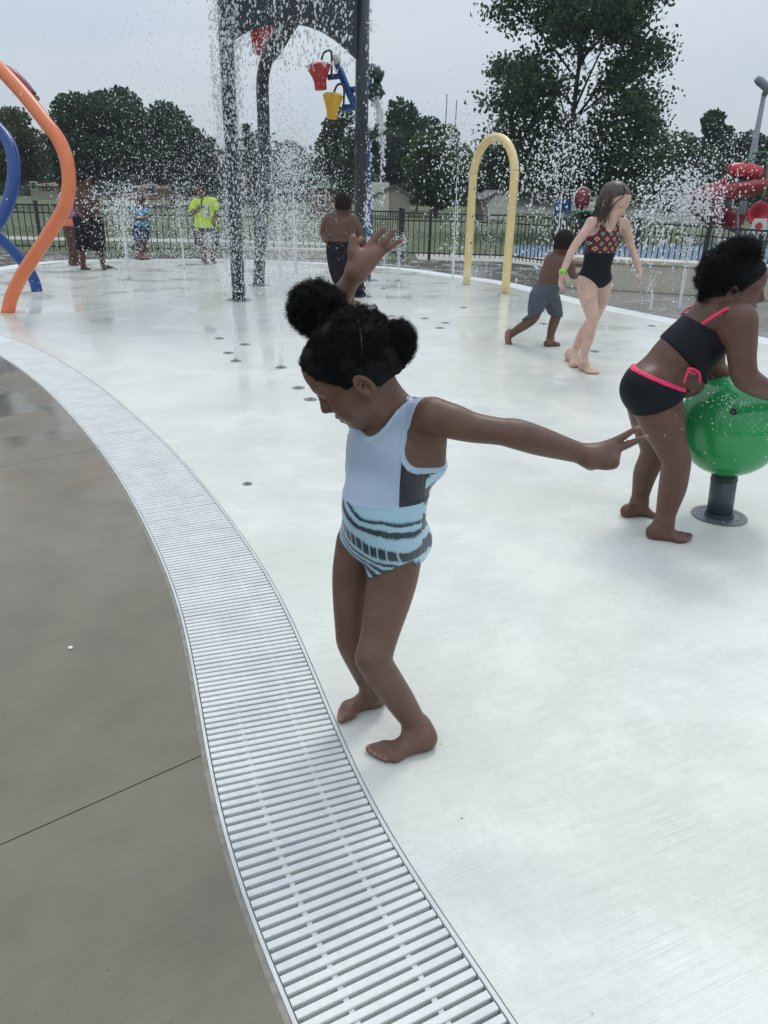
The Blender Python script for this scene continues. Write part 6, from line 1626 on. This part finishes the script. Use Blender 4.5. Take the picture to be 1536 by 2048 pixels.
# child in blue
Y = 16.3; z8, z9, z10, z11 = zpx(280, 416, Y), zpx(280, 452, Y), zpx(280, 450, Y), zpx(282, 481, Y)
standing('child in a sky blue shirt with folded arms by the far fence', 'skin_dark', [
    ('torso', .05, [(277, 424, 0, 9.5), (286, 424, 0, 9.5)]), ('torso', .05, [(277, 445, 0, 9.5), (286, 445, 0, 9.5)]), ('torso', .05, [(278, 456, 0, 10), (287, 456, 0, 10)]), ('torso', .04, [(272, 420, 0, 5), (290, 420, 0, 5)]), ('neck', .03, [(281, 416, 0, 4.5), (280, 410, 0, 4.5)]),
    ('arm', .02, [(271, 421, 0, 5), (268, 432, -.05, 4.6), (276, 438, -.2, 4), (290, 436, -.22, 3.5)]), ('arm', .02, [(292, 421, 0, 5), (296, 432, -.05, 4.6), (290, 439, -.2, 4), (276, 436, -.24, 3.5)]),
    ('leg', .03, [(277, 462, 0, 8.5), (277, 482, 0, 6), (277, 498, 0, 4.6), (278, 511, 0, 3.4)]), ('leg', .03, [(288, 462, 0, 8.5), (288, 482, 0, 6), (288, 498, 0, 4.6), (288, 511, 0, 3.4)])],
    .0135, Y, V(-5.1, 16.3, 0), [('shirt', 'cyan_cloth', ('torso', ), .02, lambda X, Yy, Z: np.maximum(Z-z8, z9-Z)), ('shorts', 'blue_cloth', ('torso', 'leg'), .03, lambda X, Yy, Z: np.maximum(Z-z10, z11-Z))],
    (280, 405, 0, -75, 0, 1.2), feet=[((278, 516), (282, 520), (278, 511, 0), .034, 1), ((288, 516), (292, 520), (288, 511, 0), .034, -1)])
# adult in the lime shirt
Y = 15.6; z12, z13, z14, z15 = zpx(408, 394, Y), zpx(410, 463, Y), zpx(410, 455, Y), zpx(412, 492, Y)
o = standing('adult in a bright lime T-shirt half hidden by spray beside the left post', 'skin_brown', [
    ('torso', .05, [(403, 407, 0, 11), (416, 407, 0, 11)]), ('torso', .05, [(404, 430, 0, 11.5), (417, 430, 0, 11.5)]), ('torso', .05, [(405, 450, 0, 12.5), (418, 450, 0, 12.5)]), ('torso', .04, [(398, 403, 0, 6), (421, 403, 0, 6)]), ('neck', .03, [(407, 398, 0, 6), (404, 390, 0, 6)]),
    ('sleeve', .02, [(395, 404, 0, 6.5), (387, 417, -.05, 6)]), ('arm', .02, [(386, 417, -.05, 5.5), (386, 424, -.1, 5), (397, 418, -.3, 4.2), (402, 412, -.35, 3.8)]),
    ('sleeve', .02, [(424, 404, 0, 6.5), (428, 414, 0, 6)]), ('arm', .02, [(428, 416, 0, 4.8), (431, 430, -.05, 4.4), (427, 444, -.15, 3.8)]),
    ('leg', .03, [(405, 465, 0, 13), (406, 485, 0, 10), (407, 502, 0, 7.5), (408, 520, 0, 4.5)]), ('leg', .03, [(421, 465, 0, 13), (422, 485, 0, 10), (424, 502, 0, 7.5), (425, 519, 0, 4.5)])],
    .0125, Y, V(-3.65, 15.6, 0), [('shirt', 'lime_cloth', ('torso', 'sleeve'), .035, lambda X, Yy, Z: np.maximum(Z-z12, z13-Z)), ('shorts', 'navy_cloth', ('torso', 'leg'), .045, lambda X, Yy, Z: np.maximum(Z-z14, z15-Z))],
    (403, 386, 0, -110, 5, 1.3), feet=[((407, 526), (414, 529), (408, 520, 0), .04, 1), ((424, 525), (432, 527), (425, 519, 0), .04, -1)], hands=[(402, 411, -.35, V(.2, -.1, 1), V(-1, 0, .2), V(0, -1, 0), .17), (430, 445, -.15, V(-.2, 0, -1), V(1, 0, 0), V(0, -1, 0), .17)])
m, nt, b = base_mat('shirt_print', (.6, .62, .6), .6)
tcn = nt.nodes.new('ShaderNodeTexCoord'); pn = noise(nt, 16, 3, .6, tcn.outputs['Object'])
nt.links.new(ramp(nt, pn, [(.42, (.14, .17, .16)), (.5, (.62, .65, .62))]).outputs[0], b.inputs['Base Color'])
ca, cb = P(405, 410, 15.35), P(416, 432, 15.35)
xs_ = [c for c in o.children if c.name.startswith('shirt')]
bl = Body()
for ch in ([(403, 407, 0, 11), (416, 407, 0, 11)], [(404, 430, 0, 11.5), (417, 430, 0, 11.5)]): bl.px([(x, y, 15.6+dy, r) for x, y, dy, r in ch], .05, 'torso')
garment('shirt_print', bl, .0125, m, xs_[0] if xs_ else o, V(-3.65, 15.6, 0), ('torso',), .046, lambda X, Yy, Z: np.maximum(np.maximum(np.abs(X-(ca[0]+cb[0])/2)-.065, np.abs(Z-(ca[2]+cb[2])/2)-.11), Yy-15.6))

# ------------------------------------------------------------------ WATER in the air: drops on their real flight paths
_t = (1+5**.5)/2
ICO_V = np.array([[-1, _t, 0], [1, _t, 0], [-1, -_t, 0], [1, -_t, 0], [0, -1, _t], [0, 1, _t], [0, -1, -_t], [0, 1, -_t], [_t, 0, -1], [_t, 0, 1], [-_t, 0, -1], [-_t, 0, 1]], float)
ICO_V /= np.linalg.norm(ICO_V[0])
ICO_F = np.array([[0, 11, 5], [0, 5, 1], [0, 1, 7], [0, 7, 10], [0, 10, 11], [1, 5, 9], [5, 11, 4], [11, 10, 2], [10, 7, 6], [7, 1, 8], [3, 9, 4], [3, 4, 2], [3, 2, 6], [3, 6, 8], [3, 8, 9], [4, 9, 5], [2, 4, 11], [6, 2, 10], [8, 6, 7], [9, 8, 1]])
def drops_mesh(name, pos, vel, rad, stretch=.24):
    n = len(pos); sp = np.linalg.norm(vel, axis=1)+1e-6; d = vel/sp[:, None]
    k = 1+np.clip(sp*stretch, 0, 1.3)*RNG.uniform(.3, 1.5, n)
    loc = ICO_V[None]*(.92*rad)[:, None, None]*RNG.uniform(.75, 1.2, (n, 12, 1))
    al = np.einsum('nij,nj->ni', loc, d)
    v = loc+d[:, None, :]*(al*(k-1)[:, None])[:, :, None]+pos[:, None, :]
    f = (ICO_F[None]+(np.arange(n)*12)[:, None, None]).reshape(-1, 3)
    return np_mesh(name, v.reshape(-1, 3), f)
GR = 9.81
def sizes(n, lo, hi, p=2.2): return lo+(hi-lo)*RNG.uniform(0, 1, n)**p
def keep_air(p, v, r):
    m = p[:, 2] > .004; return p[m], v[m], r[m]
def ballistic(b, v0, sig, n, t0, t1, r, jit=.0):
    t = RNG.uniform(t0, t1, n); v = np.asarray(v0)+RNG.normal(size=(n, 3))*np.asarray(sig)
    p = np.asarray(b)+v*t[:, None]; p[:, 2] -= .5*GR*t*t; vel = v.copy(); vel[:, 2] -= GR*t
    p += RNG.normal(size=(n, 3))*jit
    return p, vel, r
def jet(label, base, top_y, n, spread=.10, size=(.003, .011), col=True, rise=1.0, lean=0.0, name='water_jet', crown=.35):
    b = G(*base); h = max(.1, P(base[0], top_y, b[1])[2]); v0 = math.sqrt(2*GR*h); T = 2*v0/GR
    n1 = int(n*(1-crown))
    A = ballistic(b, (lean, 0, v0*.96), (spread*v0*.35, spread*v0*.35, v0*.09), n1, .02, T*.97, sizes(n1, *size))
    n2 = n-n1
    B_ = ballistic(b, (lean, 0, v0), (spread*v0*.5, spread*v0*.5, v0*.06), n2, T*.3, T*.72, sizes(n2, size[0], size[1]*1.2))
    p, v, r = [np.concatenate(q) for q in zip(A, B_)]; p, v, r = keep_air(p, v, r)
    root = empty(name, b, 0, label, 'water jet', 'water jets rising from the pad')
    if col:
        mb = MB()
        for q in range(3):
            an = q*2.1; hh = h*(.55+.12*q)
            pts = [V(math.cos(an)*.012*(1+z*1.2)+RNG.normal(0, .004), math.sin(an)*.012*(1+z*1.2)+RNG.normal(0, .004), z) for z in np.linspace(.003, hh, 12)]
            mb.tube(pts, np.linspace(.007, .0035, 12)*RNG.uniform(.7, 1.3, 12), 6)
        mb.build('water_column', MT['water'], root, smooth=True)
    o = mobj('droplets', drops_mesh('droplets', p-b, v, r), MT['water'], root); o['kind'] = 'stuff'
    return root
def spray(name, label, parts):
    p, v, r = [np.concatenate(q) for q in zip(*parts)]; p, v, r = keep_air(p, v, r)
    o = mobj(name, drops_mesh(name, p, v, r), MT['water']); tag(o, label, 'water spray', kind='stuff'); return o
def falling(x0, x1, y, dy, z0, z1, n, r, clump=0):
    """drops coming down between two heights over a strip of ground"""
    if clump:
        m = max(1, n//clump); cx = RNG.uniform(x0, x1, m); cz = RNG.uniform(z0, z1, m); cy = RNG.normal(y, dy, m)
        i = RNG.integers(0, m, n); x = cx[i]+RNG.normal(0, .02, n); yy = cy[i]+RNG.normal(0, .02, n); z = cz[i]+RNG.normal(0, .09, n)
    else:
        x = RNG.uniform(x0, x1, n); yy = RNG.normal(y, dy, n); z = z0+(z1-z0)*RNG.uniform(0, 1, n)
    v = np.c_[RNG.normal(0, .25, n), RNG.normal(0, .2, n), -np.sqrt(2*GR*np.maximum(4.7-z, .05))*.8]
    return np.c_[x, yy, z], v, r
xw = lambda px, py, Y: P(px, py, Y)[0]
# curtain falling round the tower
parts = []
parts.append(falling(-2.15, -1.80, 10.30, .07, .0, 4.6, 3300, sizes(3300, .0025, .011), 0))
parts.append(falling(-2.15, -1.80, 10.28, .06, 1.8, 4.6, 1300, sizes(1300, .004, .014), 0))
parts.append(falling(-2.0, -.5, 10.4, .3, 2.7, 4.6, 2600, sizes(2600, .004, .016), 0))
parts.append(falling(-2.1, -1.3, 10.6, .5, .2, 4.0, 2600, sizes(2600, .0025, .010), 0))
parts.append(falling(-.34, -.27, 10.9, .05, .0, 4.4, 420, sizes(420, .004, .014), 7))
spray('falling_water', 'water drops falling round the dark tower posts', parts)
# broad drifting spray to the left of the tower and in the middle
n = 26000
x = RNG.normal(-2.1, .85, n); z = np.abs(RNG.normal(.9, .8, n)); y = RNG.normal(10.6, .8, n)
k = (z < 3.0)
A = (np.c_[x, y, z][k], np.c_[RNG.normal(0, .6, n), RNG.normal(0, .3, n), RNG.normal(-2.5, 1, n)][k], sizes(n, .0014, .0068, 3.2)[k])
n = 1500
x = RNG.normal(-2.6, .8, n); z = RNG.uniform(1.2, 4.0, n); y = RNG.normal(10, .6, n)
B_ = (np.c_[x, y, z], np.c_[RNG.normal(-.4, .6, n), RNG.normal(0, .3, n), RNG.normal(-2.0, 1, n)], sizes(n, .002, .009, 3))
n = 9500
x = RNG.normal(-1.35, .34, n); z = np.abs(RNG.normal(.75, .55, n)); y = RNG.normal(11.6, .3, n)
C_ = (np.c_[x, y, z], np.c_[RNG.normal(0, .3, n), RNG.normal(0, .3, n), RNG.normal(-2.5, 1.5, n)], sizes(n, .002, .009, 2.6))
spray('drifting_spray', 'fine drifting spray of drops around the left tower post', [A, B_, C_])
# jets
jet('bushy white water jet right of the man in long black shorts', (258, 558), 395, 2300, .20, (.003, .012))
jet('thin twin water jet between the child in blue and the lime shirt', (368, 538), 392, 420, .07, (.003, .010))
jet('low wide splash of water at the feet of the lime shirt adult', (420, 536), 470, 900, .30, (.003, .010), col=False)
jet('tall white water column between the middle post and the shirtless boy', (592, 548), 290, 2800, .13, (.003, .014), crown=.5)
jet('smaller water jet left of the shirtless boy', (560, 552), 330, 900, .10, (.003, .011))
jet('short water jet directly under the raised fingers', (797, 561), 480, 500, .12, (.003, .010))
jet('faint short water jet beside the raised hand', (768, 577), 490, 320, .10, (.003, .009))
jet('hair thin water jet rising beside the big hair puff', (562, 735), 600, 40, .03, (.0015, .003), crown=.1)
jet('hair thin water jet below the near tower post', (472, 722), 590, 60, .03, (.0015, .003), crown=.1)
jet('tiny bubbling water jet in the left nozzle cluster', (457, 706), 672, 30, .1, (.0015, .003), col=False)
jet('tall spraying water jet left of the yellow arch', (905, 560), 258, 1500, .15, (.003, .015), crown=.5)
jet('tall spraying water jet between the arch and the running boy', (1105, 588), 278, 1400, .15, (.003, .016), crown=.5)
jet('scattered water jet behind the running boy', (1075, 590), 330, 1100, .24, (.003, .013), col=False, crown=.6)
jet('water jet splashing by the left foot of the yellow arch', (930, 600), 540, 260, .25, (.0025, .007), col=False)
# stream dropping from the green bucket
sx = P(752, 200, 13.2); pts = spline([P(752, 200, 13.2), P(760, 235, 13.15), P(764, 280, 13.1), P(765, 330, 13.1), P(763, 420, 13.1)], 30)
i = np.clip((RNG.beta(.8, 1.3, 420)*30).astype(int), 0, 29); pr_ = pts[i]+RNG.normal(size=(420, 3))*V(.03, .05, .06); 
spray('bucket_stream', 'ragged stream of water dumped by the dark green buckets', [(pr_, np.c_[np.zeros(420), np.zeros(420), np.full(420, -4.0)], sizes(420, .005, .022, 2.5))])
# fan of drops on the right
bs = G(1428, 612); ap = P(1335, 285, bs[1])
v0z = math.sqrt(2*GR*ap[2]); 
fan = [ballistic(bs, (-1.25, -.1, v0z*.86), (.40, .3, .26), 2300, .30, .96, sizes(2300, .004, .0185)),
       ballistic(bs, (-.75, .0, v0z*.99), (.80, .35, .20), 700, .27, .72, sizes(700, .003, .013)),
       ballistic(bs, (-.45, -.05, v0z*.80), (.09, .1, .2), 320, .01, .45, sizes(320, .003, .011))]
spray('water_fan', 'wide fan of flying drops above the bench wall on the right', fan)
b2 = G(1357, 622)
jet('thin water jet falling in front of the bench wall', (1357, 622), 470, 420, .06, (.003, .010))
jet('short slanting water jet below the hand of the pale girl', (1300, 622), 560, 160, .10, (.003, .008), lean=-.15)
# crossing jets inside the yellow arch
mb = MB(); p_, v_, r_ = [], [], []
for q in (.30, .44, .62):
    for t in (0, 1):
        c = fa+d_*t+V(0, 0, HH*(1-q)+.2); u = unit(d_)*(1 if t == 0 else -1)
        for k in range(70):
            tm = RNG.uniform(0, .42); vv = u*1.45+RNG.normal(size=3)*.05; pp_ = c+vv*tm+V(0, 0, .15*tm-.5*GR*tm*tm)
            p_.append(pp_); v_.append(vv+V(0, 0, -GR*tm)); r_.append(RNG.uniform(.003, .007))
spray('arch_jets', 'thin water streams crossing inside the yellow arch', [(np.array(p_), np.array(v_), np.array(r_))])
# sprinkle around the ball nozzle
nb = BLp+c0+nd_*Rb
spray('ball_sprinkle', 'small drops sprinkling out of the green ball', [ballistic(nb, nd_*.9+V(-.35, 0, .9), (.25, .2, .25), 150, .02, .3, sizes(150, .0012, .003)), ballistic(nb, nd_*.6+V(.5, 0, .7), (.25, .2, .2), 90, .02, .3, sizes(90, .0012, .003))])
# drops scattered over the boy and the pale girl's surroundings
n = 900; x = RNG.uniform(.6, 4.2, n); y = RNG.normal(9.5, .8, n); z = RNG.uniform(.05, 2.2, n)
spray('scattered_drops', 'loose drops flying across the right side of the pad', [(np.c_[x, y, z], RNG.normal(0, 1.2, (n, 3))+V(0, 0, -1.5), sizes(n, .003, .009, 3))])

# ------------------------------------------------------------------ AIR
hz = MB().box((0, 150, 14.0), (700, 420, 30.2)).build('haze', None, None); tag(hz, kind='stuff')
hm = bpy.data.materials.new('haze_air'); hm.use_nodes = True; hm.node_tree.nodes.clear()
ho = hm.node_tree.nodes.new('ShaderNodeOutputMaterial'); hv = hm.node_tree.nodes.new('ShaderNodeVolumePrincipled')
hv.inputs['Color'].default_value = (.80, .88, .95, 1); hv.inputs['Density'].default_value = .00055; hv.inputs['Anisotropy'].default_value = .2
hm.node_tree.links.new(hv.outputs[0], ho.inputs['Volume']); hz.data.materials.append(hm)
SC.cycles.volume_bounces = 1
